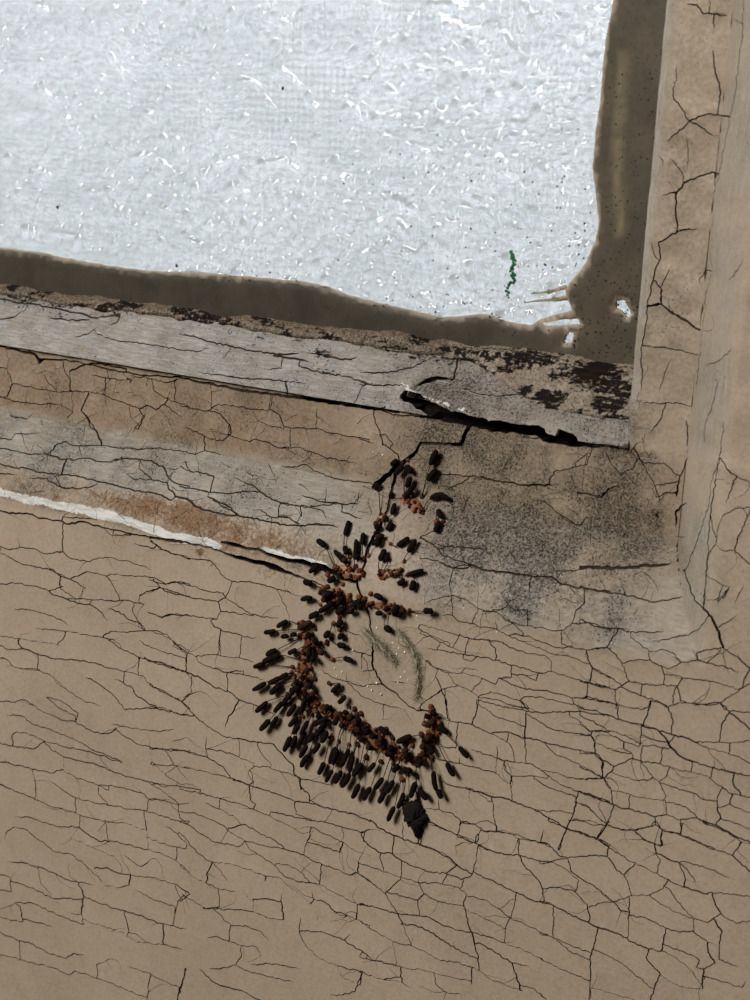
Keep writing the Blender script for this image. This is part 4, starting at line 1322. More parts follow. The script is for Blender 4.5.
def stamp(cx, cz, r, amp):
    i0, i1 = int((cx - 3 * r - X0) / GS), int((cx + 3 * r - X0) / GS) + 1; j0, j1 = int((cz - 3 * r - ggz[0]) / GS), int((cz + 3 * r - ggz[0]) / GS) + 1
    i0, j0 = max(i0, 0), max(j0, 0)
    if i1 <= i0 or j1 <= j0 or i0 >= len(ggx) or j0 >= len(ggz): return
    d2 = (AX[i0:i1, j0:j1] - cx) ** 2 + (AZ[i0:i1, j0:j1] - cz) ** 2
    H[i0:i1, j0:j1] = H[i0:i1, j0:j1] + .75 * amp * np.exp(-d2 / (r * r)) * (.6 + .4 * (H[i0:i1, j0:j1] < 1.2)) if amp > 0 else H[i0:i1, j0:j1] + amp * np.exp(-d2 / (r * r))
for r in runs:
    for k, q in enumerate(r):
        stamp(q[0], q[1], rnd.uniform(.38, .66) * (1 - .3 * k / len(r)), rnd.uniform(.25, .55))
for _ in range(1700):
    px_ = rnd.uniform(-20, 640); py_ = rnd.uniform(-20, 330)
    if rnd.random() > .15 + .5 * (px_ / 640) + .5 * (py_ / 330): continue
    q = on_plane([(px_, py_)], YGL)[0]; stamp(q[0], q[1], rnd.uniform(.26, .52), rnd.choice([-.40, -.55, .45]))
for _ in range(150):
    px_ = rnd.uniform(-40, 640); py_ = rnd.uniform(-30, 330); q = on_plane([(px_, py_)], YGL)[0]; a = rnd.uniform(-1.9, -1.2)
    for k in range(rnd.randint(2, 7)): stamp(q[0] + k * .35 * math.cos(a) + rnd.uniform(-.2, .2), q[1] + k * .35 * math.sin(a), rnd.uniform(.35, .65), rnd.uniform(.35, .8))
under = inside(outer, np.stack([AX.ravel(), AZ.ravel()], 1)).reshape(AX.shape)      # dry and flat below the putty
H = np.where(under, -.12, np.clip(H - .25, -.9, 1.1))
n0, n1 = AX.shape; top = np.stack([AX.ravel(), YGL - H.ravel(), AZ.ravel()], 1)
ii, jj = np.meshgrid(np.arange(n0 - 1), np.arange(n1 - 1), indexing='ij'); q0 = (ii * n1 + jj).ravel()
gq = np.stack([q0, q0 + n1, q0 + n1 + 1, q0 + 1], 1).tolist(); nt_ = len(top)
ring = [i * n1 for i in range(n0)] + [(n0 - 1) * n1 + j for j in range(1, n1)] + [i * n1 + n1 - 1 for i in range(n0 - 2, -1, -1)] + [j for j in range(n1 - 2, 0, -1)]
back = top[ring].copy(); back[:, 1] = YGL + 2.6
for k in range(len(ring)):
    k2 = (k + 1) % len(ring); gq.append((ring[k2], ring[k], nt_ + k, nt_ + k2))
gq.append(tuple(nt_ + k for k in range(len(ring))))
glass = new_mesh('glass_pane', np.concatenate([top, back]), gq, M_GLASS, window, True, None, None, 45)
glass['label'] = 'wet streaked window glass, bright with daylight'

# ------------------------------------------------------------------ putty smeared round the glass
def smear_mesh(loops, seeds_box, name, parent, dark=True, thick=.42, lens=.45):
    cv, ce = [], []
    for lp in loops:
        b0 = len(cv); cv += [tuple(v) for v in lp]; n = len(lp); ce += [(b0 + k, b0 + (k + 1) % n) for k in range(n)]
    nb = len(cv); x0, x1, z0, z1, st = seeds_box
    for x in np.arange(x0, x1, st):
        for z in np.arange(z0, z1, st): cv.append((x + rnd.uniform(-.25, .25) * st, z + rnd.uniform(-.25, .25) * st))
    A = np.concatenate([lp for lp in loops]); 
    ov_, _, of_, _, _, _ = delaunay_2d_cdt([Vector(v) for v in cv], ce, [], 0, 1e-4, True)
    P = np.array([tuple(v) for v in ov_]); T = np.array([tuple(f) for f in of_]); c = P[T].mean(1)
    keep = inside(loops[0], c)
    for h in loops[1:]: keep &= ~inside(h, c)
    T = T[keep]; vid, inv = np.unique(T, return_inverse=True); T = inv.reshape(-1, 3); P = P[vid]
    d = np.full(len(P), 1e9)
    for lp in loops:
        for k in range(len(lp)):
            a, b = lp[k], lp[(k + 1) % len(lp)]
            v = b - a; t = np.clip(((P - a) @ v) / max(v @ v, 1e-9), 0, 1); d = np.minimum(d, np.hypot(*(P - a - t[:, None] * v).T))
    x, z = P.T; hgt = thick * (1 - np.exp(-d / lens)) + .05 * fbm(x, z, 6, 61) * np.minimum(d, 1) + .03 * fbm(x, z, 1.5, 62) * np.minimum(d, 1)
    top = np.stack([x, YGL - .06 - np.maximum(hgt, 0), z], 1)
    q = project(top)
    low = (1 - sstep(420, 600, q[:, 0])) * (q[:, 1] > 150); streak = np.zeros(len(P))
    sl = np.array([(624, 55), (621, 90), (618, 130), (617, 180), (621, 232)], float)  # reflection of the stile edge, painted into the putty as a pale streak
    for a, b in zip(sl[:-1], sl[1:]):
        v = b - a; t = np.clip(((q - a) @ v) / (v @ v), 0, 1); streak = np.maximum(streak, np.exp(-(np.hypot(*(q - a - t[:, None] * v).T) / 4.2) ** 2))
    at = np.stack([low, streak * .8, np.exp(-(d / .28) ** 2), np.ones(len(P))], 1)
    n = len(P); bot = top.copy(); bot[:, 1] = YGL + .35
    ed = np.concatenate([T[:, [0, 1]], T[:, [1, 2]], T[:, [2, 0]]]); ks = np.sort(ed, 1); k_ = ks[:, 0] * (n + 1) + ks[:, 1]
    _, ix, cnt = np.unique(k_, return_index=True, return_counts=True); bd = ed[ix[cnt == 1]]
    a_, b_, c_ = top[T[0]]
    if np.cross(b_ - a_, c_ - a_)[1] > 0: T = T[:, ::-1]; bd = bd[:, ::-1]
    faces = T.tolist() + (T[:, ::-1] + n).tolist() + [(q_, p_, p_ + n, q_ + n) for p_, q_ in bd.tolist()]
    o = new_mesh(name, np.concatenate([top, bot]), faces, M_PUTTY, parent, True, None, {'stain_light_a': np.concatenate([at, at])}, 60)
    return o
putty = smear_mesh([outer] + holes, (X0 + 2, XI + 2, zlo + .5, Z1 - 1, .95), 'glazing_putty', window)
putty['label'] = 'dark olive brown putty smeared round the glass'
for s_ in SMEARS:
    a = np.array(s_, float); t = np.gradient(a[:, :2], axis=0); t /= np.hypot(*t.T)[:, None]; nn = np.stack([-t[:, 1], t[:, 0]], 1)
    lp = np.concatenate([a[:, :2] + nn * a[:, 2:] / 2, (a[:, :2] - nn * a[:, 2:] / 2)[::-1]]); lp = on_plane(rough_line(np.vstack([lp, lp[:1]]), 3, .15)[:-1], YGL - .3)
    smear_mesh([lp], (lp[:, 0].min(), lp[:, 0].max(), lp[:, 1].min(), lp[:, 1].max(), .6), 'putty_smear', window, thick=.3, lens=.3)

# crumbling strip where the ledge meets the putty
sx = np.arange(X0 + .5, XI + .2, .42); sz = np.arange(36.5, 46.6, .42); BX, BZ = np.meshgrid(sx, sz, indexing='ij')
zl = 41.9 - 4.6 * sstep(2, 20, BX) + .7 * fbm(BX, BX * 0, 6, 71); zt = 45.0 + .8 * fbm(BX, BX * 0 + 9, 7, 72) - .8 * sstep(0, -40, BX)
base = np.where(BZ < ZB, rail_profile(np.minimum(BZ, ZB)), 16.5 + (BZ - ZB) * .25)
prof = sstep(0, 1.0, BZ - zl) * (1 - sstep(-.9, .3, BZ - zt))
nz_ = fbm(BX * .42, BZ, 1.7, 73, 4, .62); bump_ = .95 * nz_ + .25 * fbm(BX, BZ, .9, 74)
yy = base - prof * (.55 + .95 * bump_) + (1 - prof) * 1.1
yy = np.minimum(yy, YGL + .2)
hole = sstep(.15, -.2, nz_) * .8
Pb = np.stack([BX.ravel(), BZ.ravel()], 1)
bb = blobs(Pb, [(600, 372, 40, 13, 1.0), (625, 392, 24, 12, .9), (540, 358, 50, 7, .9), (480, 352, 50, 7, .8), (325, 345, 60, 6, .6), (120, 310, 40, 5, .7), (200, 322, 30, 5, .7), (640, 360, 20, 12, .9)]).reshape(BX.shape)
hole = np.clip(np.maximum(hole * .85, bb * (.75 + .7 * nz_)), 0, 1)
tanv = np.full(BX.shape, .35); tanv = np.where(BX < 0, .9, tanv)
n0, n1 = BX.shape; ii, jj = np.meshgrid(np.arange(n0 - 1), np.arange(n1 - 1), indexing='ij'); q0 = (ii * n1 + jj).ravel()
one = np.ones(BX.size); zero = np.zeros(BX.size)
o = new_mesh('crumbled_putty', np.stack([BX.ravel(), yy.ravel(), BZ.ravel()], 1), np.stack([q0, q0 + n1, q0 + n1 + 1, q0 + 1], 1).tolist(), M_PAINT, glazing_bead, True, None,
         {'stain_light_a': np.stack([np.where(BX < 0, .95, .7).ravel(), np.where(BX < 0, .22, .10).ravel(), np.where(BX > 0, .2, 0.).ravel(), one], 1), 'stain_b': np.stack([zero, tanv.ravel(), hole.ravel(), zero], 1)})
o['kind'] = 'stuff'; o['label'] = 'crumbling brown putty and black rot along the ledge'

# black mould specks on putty and glass, too small to pick apart
def speck_mesh(name, spots, mat, parent):
    vs_, fs_ = [], []
    for x, y, z, r in spots:
        b0 = len(vs_); a0 = rnd.uniform(0, 6.28); n = 6
        vs_.append((x, y - r * .6, z))
        for k in range(n):
            a = a0 + k * 6.283 / n; rr = r * rnd.uniform(.6, 1.25); vs_.append((x + rr * math.cos(a), y + .03, z + rr * math.sin(a)))
        fs_ += [(b0, b0 + 1 + (k + 1) % n, b0 + 1 + k) for k in range(n)]
    o = new_mesh(name, vs_, fs_, mat, parent); o['kind'] = 'stuff'; return o
spots = []
def scatter(n, box, r0, r1, y, power=1.):
    for _ in range(n):
        px_ = rnd.uniform(box[0], box[2]); py_ = box[1] + (box[3] - box[1]) * rnd.random() ** (1 / power)
        q = on_plane([(px_, py_)], y)[0]
        if q[0] > XI - .3 or q[1] < ZB: continue
        spots.append((q[0], y, q[1], rnd.uniform(r0, r1)))
yp = YGL - .5
scatter(130, (606, 10, 662, 250), .07, .19, yp, 1.6); scatter(190, (574, 250, 648, 362), .07, .20, yp); scatter(70, (500, 330, 640, 365), .08, .24, yp)
scatter(70, (300, 300, 500, 350), .08, .2, yp); scatter(60, (0, 270, 300, 320), .08, .2, yp)
yg = YGL - .12
def glass_y(x, z): return YGL - float(H[min(max(int(round((x - X0) / GS)), 0), H.shape[0] - 1), min(max(int(round((z - ggz[0]) / GS)), 0), H.shape[1] - 1)])
for _ in range(260):
    px_ = rnd.uniform(330, 592); py_ = rnd.uniform(120, 312)
    if rnd.random() > .1 + .9 * ((px_ - 330) / 260) * ((py_ - 120) / 190) ** .5: continue
    q = on_plane([(px_, py_)], yg)[0]; spots.append((q[0], glass_y(*q) - .04, q[1], rnd.uniform(.08, .18)))
for px_, py_, r in ((279, 88, .35), (175, 266, .3), (59, 207, .35)):
    q = on_plane([(px_, py_)], yg)[0]; spots.append((q[0], glass_y(*q) - .06, q[1], r))
speck_mesh('mould_specks', spots, M_SPECK, window)

# ------------------------------------------------------------------ fly screen outside the glass
vs_, fs_ = [], []
def wire(a, b, r):
    b0 = len(vs_); a = np.array(a, float); b = np.array(b, float); d = (b - a) / np.linalg.norm(b - a); u = np.cross(d, (0, 1., 0)); v = np.array((0, 1., 0))
    for p in (a, b):
        for s1, s2 in ((1, 0), (0, 1), (-1, 0), (0, -1)): vs_.append(p + u * r * s1 + v * r * s2)
    for k in range(4): fs_.append((b0 + k, b0 + (k + 1) % 4, b0 + 4 + (k + 1) % 4, b0 + 4 + k))
YS = 34.
for x in np.arange(X0 + 1, XI + 2, 1.25): wire((x, YS, 41), (x, YS, Z1 - 1), .10)
for z in np.arange(41, Z1 - 1, 1.25): wire((X0 + 1, YS + .12, z), (XI + 2, YS + .2, z), .10)
o = new_mesh('insect_screen', vs_, fs_, M_SCREEN, None, False); tag(o, 'pale fine-meshed insect screen faintly visible behind the wet glass', 'screen', kind='stuff')
print('glass', round(time.time() - T0, 1))
# ------------------------------------------------------------------ slime mould fruiting bodies
def ring_tube(path, radii, n=8, cap=True, wob=0., r=rnd):
    path = np.asarray(path, float); V, Fc = [], []
    t = np.gradient(path, axis=0); t /= np.maximum(np.linalg.norm(t, axis=1), 1e-9)[:, None]
    ref = np.array([0.3, 1., .2]); u = np.cross(t[0], ref); u /= np.linalg.norm(u)
    for k, (p, rd) in enumerate(zip(path, radii)):
        u = u - t[k] * (u @ t[k]); u /= np.linalg.norm(u); v = np.cross(t[k], u)
        for j in range(n):
            a = 2 * math.pi * j / n; q = rd * (1 + wob * r.uniform(-1, 1)); V.append(p + q * (u * math.cos(a) + v * math.sin(a)))
    m_ = len(path)
    for k in range(m_ - 1):
        for j in range(n): Fc.append((k * n + j, k * n + (j + 1) % n, (k + 1) * n + (j + 1) % n, (k + 1) * n + j))
    if cap: Fc.append(tuple(range(n))[::-1]); Fc.append(tuple((m_ - 1) * n + j for j in range(n)))
    return V, Fc
def surf3(x, z, lift=0.):
    return np.array([x, float(depth(x, z)), z]) + normal_at(x, z) * lift
# tile origin and zoom; then head start (stalk side), head tip, foot; flags r = reddish, c = curved; zone name first
HEADS = '''
@240 600 6.25 left fringe
222,192 150,203 400,180
297,132 232,170 400,162
302,226 258,231 380,222
352,213 315,219 395,224
445,138 362,178 470,178 r
228,312 165,345 375,238
355,312 302,335 430,270
150,400 85,420 330,418
250,345 140,395 390,372
160,515 78,562 325,452
250,485 178,520 345,472
300,460 232,500 390,440
250,535 190,588 345,500
170,635 98,700 300,592
262,635 212,700 325,560
325,585 268,650 365,556
345,650 294,725 385,575
375,530 310,572 420,500
415,580 372,720 430,500
@240 600 6.25 inner edge
650,358 705,380 580,370
612,280 660,288 572,244
543,195 543,238 545,265
632,208 630,245 626,180
640,135 604,165 625,110
490,80 435,105 540,60
555,30 492,70 590,15
655,50 600,78 690,30
700,65 668,76 720,50
625,525 570,572 560,520
660,602 615,645 600,580
@240 680 6.25 lower fringe
185,250 125,315 280,150
235,230 190,295 300,150
315,355 274,445 372,222
350,350 320,425 395,225
355,230 306,290 400,150
368,280 334,340 410,180
425,255 380,340 455,160
412,330 370,400 450,215
465,335 426,388 505,230
510,300 474,350 540,220
545,320 506,390 580,220
418,410 374,485 465,270
430,470 382,545 480,320
495,395 452,455 530,280
527,515 490,590 570,360
600,420 560,525 640,290
610,430 580,530 655,300
680,430 628,545 710,290
578,565 537,640 620,380
632,565 592,645 680,400
685,580 634,670 735,400
710,470 686,580 740,340
750,520 706,605 790,360
745,650 702,740 790,480
510,250 455,280 560,200
545,238 482,268 590,190
@350 680 5.769 lower fringe
120,620 80,695 180,470
190,565 137,635 240,440
200,645 166,710 250,480
250,580 206,655 295,450
258,730 218,815 300,570
310,650 272,740 330,540
380,590 350,680 390,480
145,480 106,530 185,400
70,480 22,550 120,380
280,490 247,530 310,420
@350 680 5.769 right end
405,640 445,692 385,555
484,525 500,640 475,445
505,630 530,685 470,460
558,475 602,556 500,330
630,385 680,450 545,292
510,258 560,308 470,240
440,195 445,225 430,250
440,365 480,412 440,430
355,325 270,362 415,315
165,275 218,315 150,330
@300 500 5.357 upper knot
135,250 90,215 190,360
240,190 262,110 240,330
250,292 240,245 252,340
235,335 182,270 262,365
292,320 300,210 300,360
335,240 340,175 345,320
385,240 450,185 370,300
425,325 455,262 430,380
470,325 440,270 450,385
520,245 585,200 485,235
580,280 622,210 560,330
585,400 662,375 495,400
612,430 595,485 580,400
560,430 525,455 510,410
@300 500 5.357 orange patch
665,595 710,596 590,590
440,605 405,605 400,570
455,675 488,705 475,600
498,605 545,610 510,560
400,510 440,530 380,500
330,548 282,552 350,530
235,580 196,612 260,540
285,597 250,597 300,570
222,640 198,682 235,600
155,560 100,600 200,520
95,600 50,637 150,570
65,525 5,535 112,560
65,450 18,435 125,470
145,490 103,502 180,500
190,415 150,440 230,450
100,350 50,390 150,400
160,705 132,738 180,660
230,715 205,742 240,690
@360 420 6.25 upper strand
440,280 482,190 392,480
425,380 480,305 388,482
440,495 555,500 395,585 c
292,420 318,355 290,505
278,490 332,410 285,515
270,285 222,340 280,470
285,285 325,330 300,250
235,250 195,285 260,270
112,390 98,440 130,590
200,590 218,520 150,620
175,690 205,640 150,625
190,485 200,450 270,490
490,560 510,610 480,640
500,640 470,700 520,640
'''
ORD = ['first', 'second', 'third', 'fourth', 'fifth', 'sixth', 'seventh', 'eighth', 'ninth', 'tenth', 'eleventh', 'twelfth', 'thirteenth', 'fourteenth', 'fifteenth', 'sixteenth', 'seventeenth', 'eighteenth', 'nineteenth', 'twentieth']
ORD += ['twenty-' + o_ for o_ in ORD[:9]] + ['thirtieth'] + ['thirty-' + o_ for o_ in ORD[:9]]
bodies = []                                              # zone, p0, p1, foot (px), flags
zone = ''
for ln in HEADS.strip().splitlines():
    q = ln.split()
    if ln[0] == '@': ox, oy, s_ = float(q[0][1:]), float(q[1]), float(q[2]); zone = ' '.join(q[3:]); continue
    g = [np.array([ox + float(a.split(',')[0]) / s_, oy + float(a.split(',')[1]) / s_]) for a in q[:3]]
    bodies.append((zone, g[0], g[1], g[2], q[3] if len(q) > 3 else ''))
bodies = [b for b in bodies if b is not None]
# the crowded middle: heads seen nearly end-on
CORE = [([(312, 632), (316, 650), (306, 668), (300, 690), (314, 700), (322, 712), (335, 716)], 8, 25), ([(330, 714), (350, 722), (372, 735), (386, 748), (402, 752), (415, 758)], 9, 27),
        ([(428, 712), (434, 728), (428, 745), (420, 765), (408, 770)], 6, 14), ([(322, 592), (340, 600), (356, 604)], 7, 10), ([(352, 560), (372, 545), (384, 520)], 6, 9), ([(388, 605), (404, 612)], 5, 5)]
CNAME = ['left arm', 'lower arm', 'right end', 'orange patch', 'crack crossing', 'small amber patch']
for (path, wd, n), cname in zip(CORE, CNAME):
    a = rough_line(np.array(path, float), 3, 0)
    for _ in range(n):
        q = a[rnd.randrange(len(a))] + np.array([rnd.uniform(-wd, wd), rnd.uniform(-wd, wd)])
        an = rnd.uniform(0, 6.28); l = rnd.uniform(1.5, 5.5); d = np.array([math.cos(an), math.sin(an)]) * l
        if rnd.random() < .7: d = np.array([-.35, .9]) * l
        bodies.append(('core ' + cname, q, q + d, q - d * rnd.uniform(.8, 1.6) + np.array([rnd.uniform(-3, 3), rnd.uniform(-3, 3)]), 'e' + ('r' if rnd.random() < .25 else '')))
desc = {'left fringe': 'down the left fringe', 'lower fringe': 'from the left along the lower comb', 'inner edge': 'down the inside of the ring',
        'right end': 'down the right end of the ring', 'upper knot': 'from the left in the crack-crossing knot', 'orange patch': 'from the left around the orange patch',
        'upper strand': 'down the strand beside the zigzag crack'}
count = {}
zones = sorted(set(b[0] for b in bodies))
for zn in zones:
    L = [b for b in bodies if b[0] == zn]
    down = zn in ('left fringe', 'inner edge', 'right end', 'upper strand')
    L.sort(key=lambda b: (b[1] + b[2])[1] if down else (b[1] + b[2])[0])
    for k, (_, p0, p1, ft, fg) in enumerate(L):
        fw = on_surface([ft])[0]; foot3 = surf3(fw[0], fw[1])
        e_on = 'e' in fg; hb = rnd.uniform(.60, .95)
        lift0, lift1 = (hb, hb + rnd.uniform(0, .25)) if not e_on else (rnd.uniform(.6, .9), rnd.uniform(1.2, 1.8))
        a = on_surface([p0], lift0)[0]; b = on_surface([p1], lift1)[0]
        A = np.array([a[0], float(depth(*a)) - lift0, a[1]]); B = np.array([b[0], float(depth(*b)) - lift1, b[1]])
        L3 = B - A; ln_ = np.linalg.norm(L3)
        if ln_ < .5: B = A + L3 / max(ln_, 1e-6) * .5; L3 = B - A; ln_ = .5
        if ln_ > 4: B = A + L3 / ln_ * 4; L3 = B - A; ln_ = 4
        root = empty('fruiting_body', tuple(foot3 / 1000))
        if zn[:4] == 'core': lab = ('reddish brown' if 'r' in fg else 'black') + ' slime mould head crowded in the middle of the ' + zn[5:]
        else: lab = 'stalked dark slime mould head, ' + ORD[k] + ' ' + desc[zn]
        if 'c' in fg: lab = 'arched black slime mould head bent over like a hook, right of zigzag crack'
        tag(root, lab, 'slime mould', 'stalked heads of the slime mould colony')
        # foot: a flattened knob on the paint
        n3 = normal_at(*fw); u = np.cross(n3, (0, 0, 1.)); u /= np.linalg.norm(u); v = np.cross(n3, u)
        fr = rnd.uniform(.30, .50); V = []; Fc = []; nn = 8
        for lv, (rr, hh) in enumerate(((1.0, -.08), (.95, .12), (.62, .34))):
            for j in range(nn):
                an = 2 * math.pi * j / nn; q = fr * rr * (1 + .16 * math.sin(2 * an + k) + rnd.uniform(-.08, .08)); V.append(u * q * math.cos(an) + v * q * math.sin(an) + n3 * hh * fr / .4)
        V.append(n3 * .42 * fr / .4)
        for lv in range(2):
            for j in range(nn): Fc.append((lv * nn + j, lv * nn + (j + 1) % nn, (lv + 1) * nn + (j + 1) % nn, (lv + 1) * nn + j))
        for j in range(nn): Fc.append((2 * nn + j, 2 * nn + (j + 1) % nn, 3 * nn))
        fo = new_mesh('foot', V, Fc, M_FOOT if rnd.random() < .3 else M_FOOT2, root)
        # stalk: rises off the paint and bends towards the head
        s0 = np.zeros(3); s3 = A - foot3; s1 = n3 * lift0 * .7 + s3 * .2; s2 = s3 - L3 / ln_ * min(.6, np.linalg.norm(s3) * .3)
        T = np.linspace(0, 1, 7)[:, None]; path = (1 - T) ** 3 * s0 + 3 * (1 - T) ** 2 * T * s1 + 3 * (1 - T) * T ** 2 * s2 + T ** 3 * s3
        ins = s3 + L3 * .25; path = np.vstack([path, ins])
        V, Fc = ring_tube(path, [.10, .085, .075, .07, .068, .066, .06, .05], 5); new_mesh('stalk', V, Fc, M_STALK, root)
        # spore head: a blunt sausage, slightly bent and uneven
        tt = np.array([0, .05, .15, .35, .6, .82, .95, 1.0]); side = np.cross(L3, n3); side /= max(np.linalg.norm(side), 1e-9)
        bend = (1.15 if 'c' in fg else rnd.uniform(-.16, .16)) * ln_ * .35
        rad = (.45 if not e_on else .47) * rnd.uniform(.86, 1.14)
        if ln_ < 1.1 and not e_on: rad *= .85
        path = np.array([(A - foot3) + L3 * t + side * bend * (t * (1 - t) * 4 - 0) for t in tt]) if 'c' not in fg else np.array([(A - foot3) + L3 * t + np.array([0, 0, 1.]) * bend * 4 * t * (1 - t) * .55 for t in tt])
        rr = rad * np.array([.35, .68, .92, 1.0, .98, .9, .62, .25])
        V, Fc = ring_tube(path, rr, 9, True, .09); new_mesh('spore_head', V, Fc, M_HEAD_RED if 'r' in fg else M_HEAD, root)

# the thin amber film the colony grows from
def film(name, px_path, wd, label):
    a = rough_line(np.array(px_path, float), 3, .6); t = np.gradient(a, axis=0); t /= np.hypot(*t.T)[:, None]; nn = np.stack([-t[:, 1], t[:, 0]], 1)
    n = len(a); taper = np.sin(np.linspace(.25, math.pi - .25, n)); m_ = 7; V, Fc = [], []
    for k in range(n):
        for j in range(m_):
            s1 = (j / (m_ - 1) * 2 - 1); q = a[k] + nn[k] * s1 * wd * taper[k] * (1 + .35 * rnd.uniform(-1, 1) * abs(s1)); W = on_surface([q])[0]
            V.append(surf3(W[0], W[1], (.16 + .05 * rnd.uniform(-1, 1)) if abs(s1) < .99 and 0 < k < n - 1 else -.1))
    for k in range(n - 1):
        for j in range(m_ - 1): Fc.append((k * m_ + j, (k + 1) * m_ + j, (k + 1) * m_ + j + 1, k * m_ + j + 1))
    root = empty(name, tuple(np.array(V[n // 2 * m_ + 3]) / 1000)); c3 = np.array(V[n // 2 * m_ + 3]); tag(root, label, 'slime film')
    new_mesh('film_sheet', np.array(V) - c3, Fc, M_FILM, root)
    # amber beads: young heads just rising from the film
    for _ in range(int(n * wd * .36)):
        k = rnd.randrange(n); q = a[k] + nn[k] * rnd.uniform(-1.1, 1.1) * wd * taper[k]; W = on_surface([q])[0]; b3 = surf3(W[0], W[1], .12) - c3; n3 = normal_at(*W)
        r_ = rnd.uniform(.18, .36); h_ = r_ * rnd.uniform(.9, 2.6); v, f = ring_tube([b3 - n3 * .1, b3 + n3 * h_ * .35, b3 + n3 * h_ * .75, b3 + n3 * h_], [r_, r_ * 1.05, r_ * .8, r_ * .3], 7, True, .2)
        new_mesh('amber_bead', v, f, rnd.choice([M_FOOT, M_FOOT, M_FOOT2]), root)
    return root
film('slime_film', [(302, 622), (312, 640), (305, 665), (300, 688), (316, 706), (336, 718)], 7.5, 'thin amber film under the left arm of the slime mould colony')
film('slime_film', [(330, 712), (352, 722), (374, 738), (396, 752), (418, 762)], 8, 'thin amber film under the lower arm of the slime mould colony')
film('slime_film', [(431, 706), (436, 722), (430, 742), (420, 764)], 6, 'thin amber film under the right end of the slime mould colony')
film('slime_film', [(322, 590), (340, 598), (354, 602)], 9, 'thin orange film below the crack crossing, left of the dark crack')
film('slime_film', [(370, 604), (388, 606), (404, 610)], 5, 'thin amber film below the crack crossing, right of the dark crack')
film('slime_film', [(336, 568), (350, 572), (364, 574)], 7, 'pinkish film at the crack crossing, left of the knot')
film('slime_film', [(378, 576), (390, 574), (402, 570)], 5, 'reddish film at the crack crossing, right of the knot')
film('slime_film', [(400, 498), (412, 502), (422, 512)], 7, 'faint amber film between the hooked head and the zigzag crack')

# ------------------------------------------------------------------ fuzzy wisps, husk, drops, algae
def wisp(name, px_path, label, n, spread, ln_px, rad=.035):
    base = on_surface([px_path[0]])[0]; b3 = surf3(*base); root = empty(name, tuple(b3 / 1000)); tag(root, label, 'fungus wisp')
    a = rough_line(np.array(px_path, float), 2, .5); V, Fc = [], []
    W = on_surface(a); core = np.array([surf3(x, z, .35 + .12 * math.sin(k)) - b3 for k, (x, z) in enumerate(W)])
    tp = np.sin(np.linspace(.3, math.pi - .2, len(core)))
    v, f = ring_tube(core, .08 + spread * .05 * tp, 6, True, .5); new_mesh('core_strand', v, f, M_WISP, root)
    for _ in range(n):
        k = rnd.randrange(len(a)); q = a[k]; d = a[min(k + 1, len(a) - 1)] - a[max(k - 1, 0)]; an = math.atan2(d[1], d[0]) + rnd.choice([-1, 1]) * rnd.uniform(.1, 1.0)
        if rnd.random() < .4: an = rnd.uniform(0, 6.28)
        L_ = ln_px * rnd.uniform(.3, 1.0); pts_ = []
        q = q + np.array([rnd.uniform(-1, 1), rnd.uniform(-1, 1)]) * spread * tp[k]
        for s1 in np.linspace(0, 1, 4):
            w_ = on_surface([q + np.array([math.cos(an + s1 * rnd.uniform(-.4, .4)), math.sin(an)]) * L_ * s1])[0]
            pts_.append(surf3(w_[0], w_[1], .25 + .6 * rnd.random() * s1) - b3)
        v, f = ring_tube(pts_, [rad, rad, rad * .8, rad * .4], 3, False); Fc += [tuple(i + len(V) for i in g) for g in f]; V += v
    o = new_mesh('fine_threads', V, Fc, M_WISP, root); o['kind'] = 'stuff'
wisp('fungal_wisp', [(365, 629), (372, 636), (380, 643), (388, 652), (396, 661)], 'grey-green fuzzy wisp lying across the dark crack inside the ring', 420, 4.2, 7, .024)
wisp('fungal_wisp', [(399, 629), (406, 638), (414, 650), (418, 663), (420, 680), (418, 696)], 'brownish fuzzy strand hanging down to the right end of ring', 420, 3.0, 8, .024)
def lump(name, label, cat, px_out, mat, hgt):
    P = np.array(px_out, float); c = P.mean(0); P = rough_line(np.vstack([P, P[:1]]), 2.2, 1.3)[:-1]; W = on_surface(P); cw = on_surface([c])[0]; c3 = surf3(*cw)
    n = len(W); V, Fc = [], []; lv = ((1., -.05), (.97, .35), (.78, .75), (.45, 1.0))
    for s1, hh in lv:
        for q in W:
            x, z = cw + (q - cw) * s1 * (1 + .06 * rnd.uniform(-1, 1)); V.append(surf3(x, z, hgt * hh * (1 + .4 * rnd.uniform(-1, 1))) - c3)
    for l in range(3):
        for j in range(n): Fc.append((l * n + j, l * n + (j + 1) % n, (l + 1) * n + (j + 1) % n, (l + 1) * n + j))
    V.append(surf3(cw[0], cw[1], hgt * .9) - c3)
    for j in range(n): Fc.append((3 * n + j, 3 * n + (j + 1) % n, 4 * n))
    root = empty(name, tuple(c3 / 1000)); tag(root, label, cat); new_mesh('body', V, Fc, mat, root); return root, c3
hs, h3 = lump('insect_husk', 'black shrivelled husk hanging at the bottom of the colony', 'husk', [(403, 803), (409, 801), (416, 799), (421, 803), (425, 811), (429, 818), (427, 823), (423, 829), (421, 836), (419, 838), (417, 832), (414, 828), (409, 824), (405, 817), (404, 810)], M_HUSK, 1.1)
for p in ([(419, 834), (420, 839), (419, 844)], [(420, 801), (418, 794), (416, 786)], [(408, 803), (403, 797)]):
    W = on_surface(np.array(p, float)); v, f = ring_tube([surf3(x, z, .3) - h3 for x, z in W], [.16, .12, .06][:len(W)], 5); new_mesh('bristle', v, f, M_HUSK, hs)
DROPS = [(371, 633), (377, 628), (393, 643), (399, 648), (402, 640), (397, 654), (405, 652), (401, 677), (405, 672), (398, 682), (408, 680), (372, 690), (377, 683), (368, 686), (381, 694), (353, 650), (337, 676), (342, 672), (335, 668), (373, 452), (383, 455), (497, 632), (464, 608), (417, 616)]  # glints of light on wet specks, built as small white grains
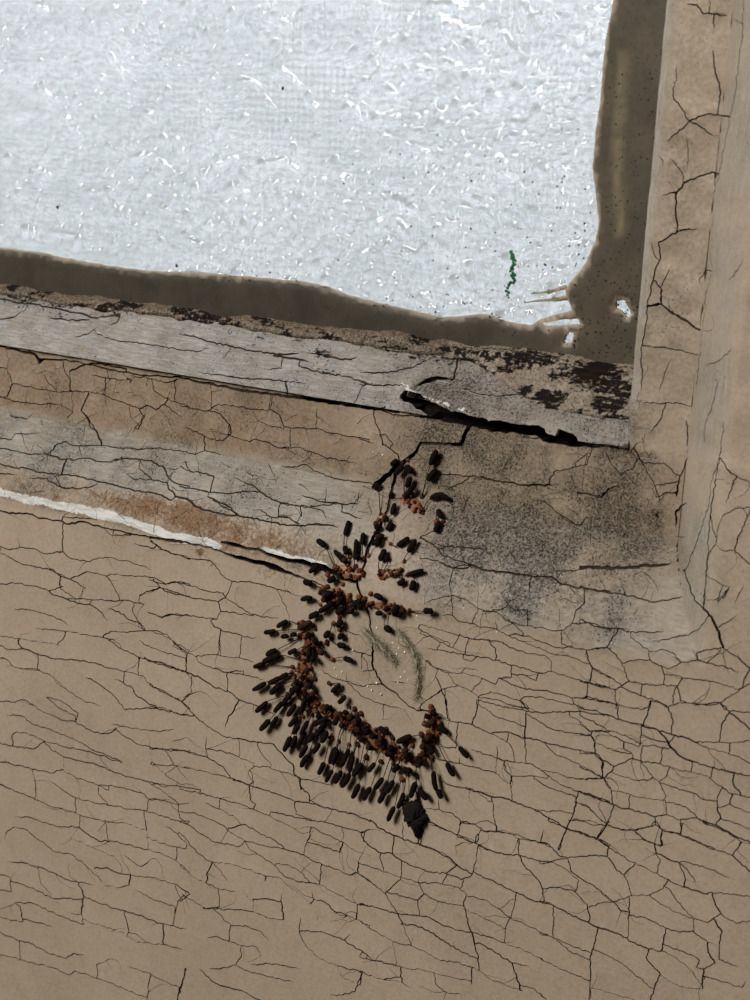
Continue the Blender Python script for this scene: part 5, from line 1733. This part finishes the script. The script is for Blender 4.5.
for k, (x, y) in enumerate(DROPS):
    w_ = on_surface([(x, y)])[0]; c3 = surf3(*w_); n3 = normal_at(*w_); u = np.cross(n3, (0, 0, 1.)); u /= np.linalg.norm(u); v = np.cross(n3, u); r_ = rnd.uniform(.10, .19)
    V, Fc = [], []; nn = 9
    for el in (-.15, .3, .75, 1.15):
        for j in range(nn): an = 2 * math.pi * j / nn; V.append((u * math.cos(an) + v * math.sin(an)) * r_ * math.cos(el) + n3 * r_ * (math.sin(el) + .15))
    V.append(n3 * r_ * 1.15)
    for l in range(3):
        for j in range(nn): Fc.append((l * nn + j, l * nn + (j + 1) % nn, (l + 1) * nn + (j + 1) % nn, (l + 1) * nn + j))
    for j in range(nn): Fc.append((3 * nn + j, 3 * nn + (j + 1) % nn, 4 * nn))
    o = new_mesh('painted_glint', V, Fc, M_GLINT, None, loc=tuple(c3 / 1000))
    lab = 'tiny glint painted as a white grain on the paint inside the slime mould ring' if 330 < x < 412 and y > 600 else ('tiny glint painted as a white grain on the moulding left of the zigzag crack, ' + ('larger' if x < 378 else 'smaller') if y < 500 else 'tiny glint painted as a white grain on the crazed paint right of the colony')
    tag(o, lab, 'grain', 'painted glints by the colony')
# green algae thread on the glass: a chain of grains
al = rough_line(np.array([(510, 252), (512, 258), (514, 264), (511, 272), (513, 279), (509, 285), (505, 290), (506, 297)], float), 1.6, .9)
q0 = on_plane([(510, 270)], YGL - .2)[0]; root = empty('algae_thread', (q0[0] / 1000, (YGL - .2) / 1000, q0[1] / 1000)); tag(root, 'green algae thread on the wet glass near the corner', 'algae')
V, Fc = [], []
for k, q in enumerate(on_plane(al, YGL - .25)):
    for _ in range(2 if k < len(al) * .4 else 1):
        r_ = rnd.uniform(.12, .26); c = np.array([q[0] - q0[0] + rnd.uniform(-.3, .3), glass_y(q[0], q[1]) - .12 - (YGL - .2), q[1] - q0[1] + rnd.uniform(-.2, .2)])
        v, f = ring_tube([c + np.array([0, 0, d]) for d in (-r_, -r_ * .5, r_ * .5, r_)], [r_ * .4, r_, r_, r_ * .4], 6, True, .2)
        Fc += [tuple(i + len(V) for i in g) for g in f]; V += v
o = new_mesh('grains', V, Fc, M_ALGAE, root); o['kind'] = 'stuff'
thr = np.array([[q[0] - q0[0], glass_y(q[0], q[1]) - .08 - (YGL - .2), q[1] - q0[1]] for q in on_plane(al, YGL - .25)]); v, f = ring_tube(thr, [.07] * len(thr), 5); new_mesh('thread', v, f, M_ALGAE, root)
print('done', round(time.time() - T0, 1))
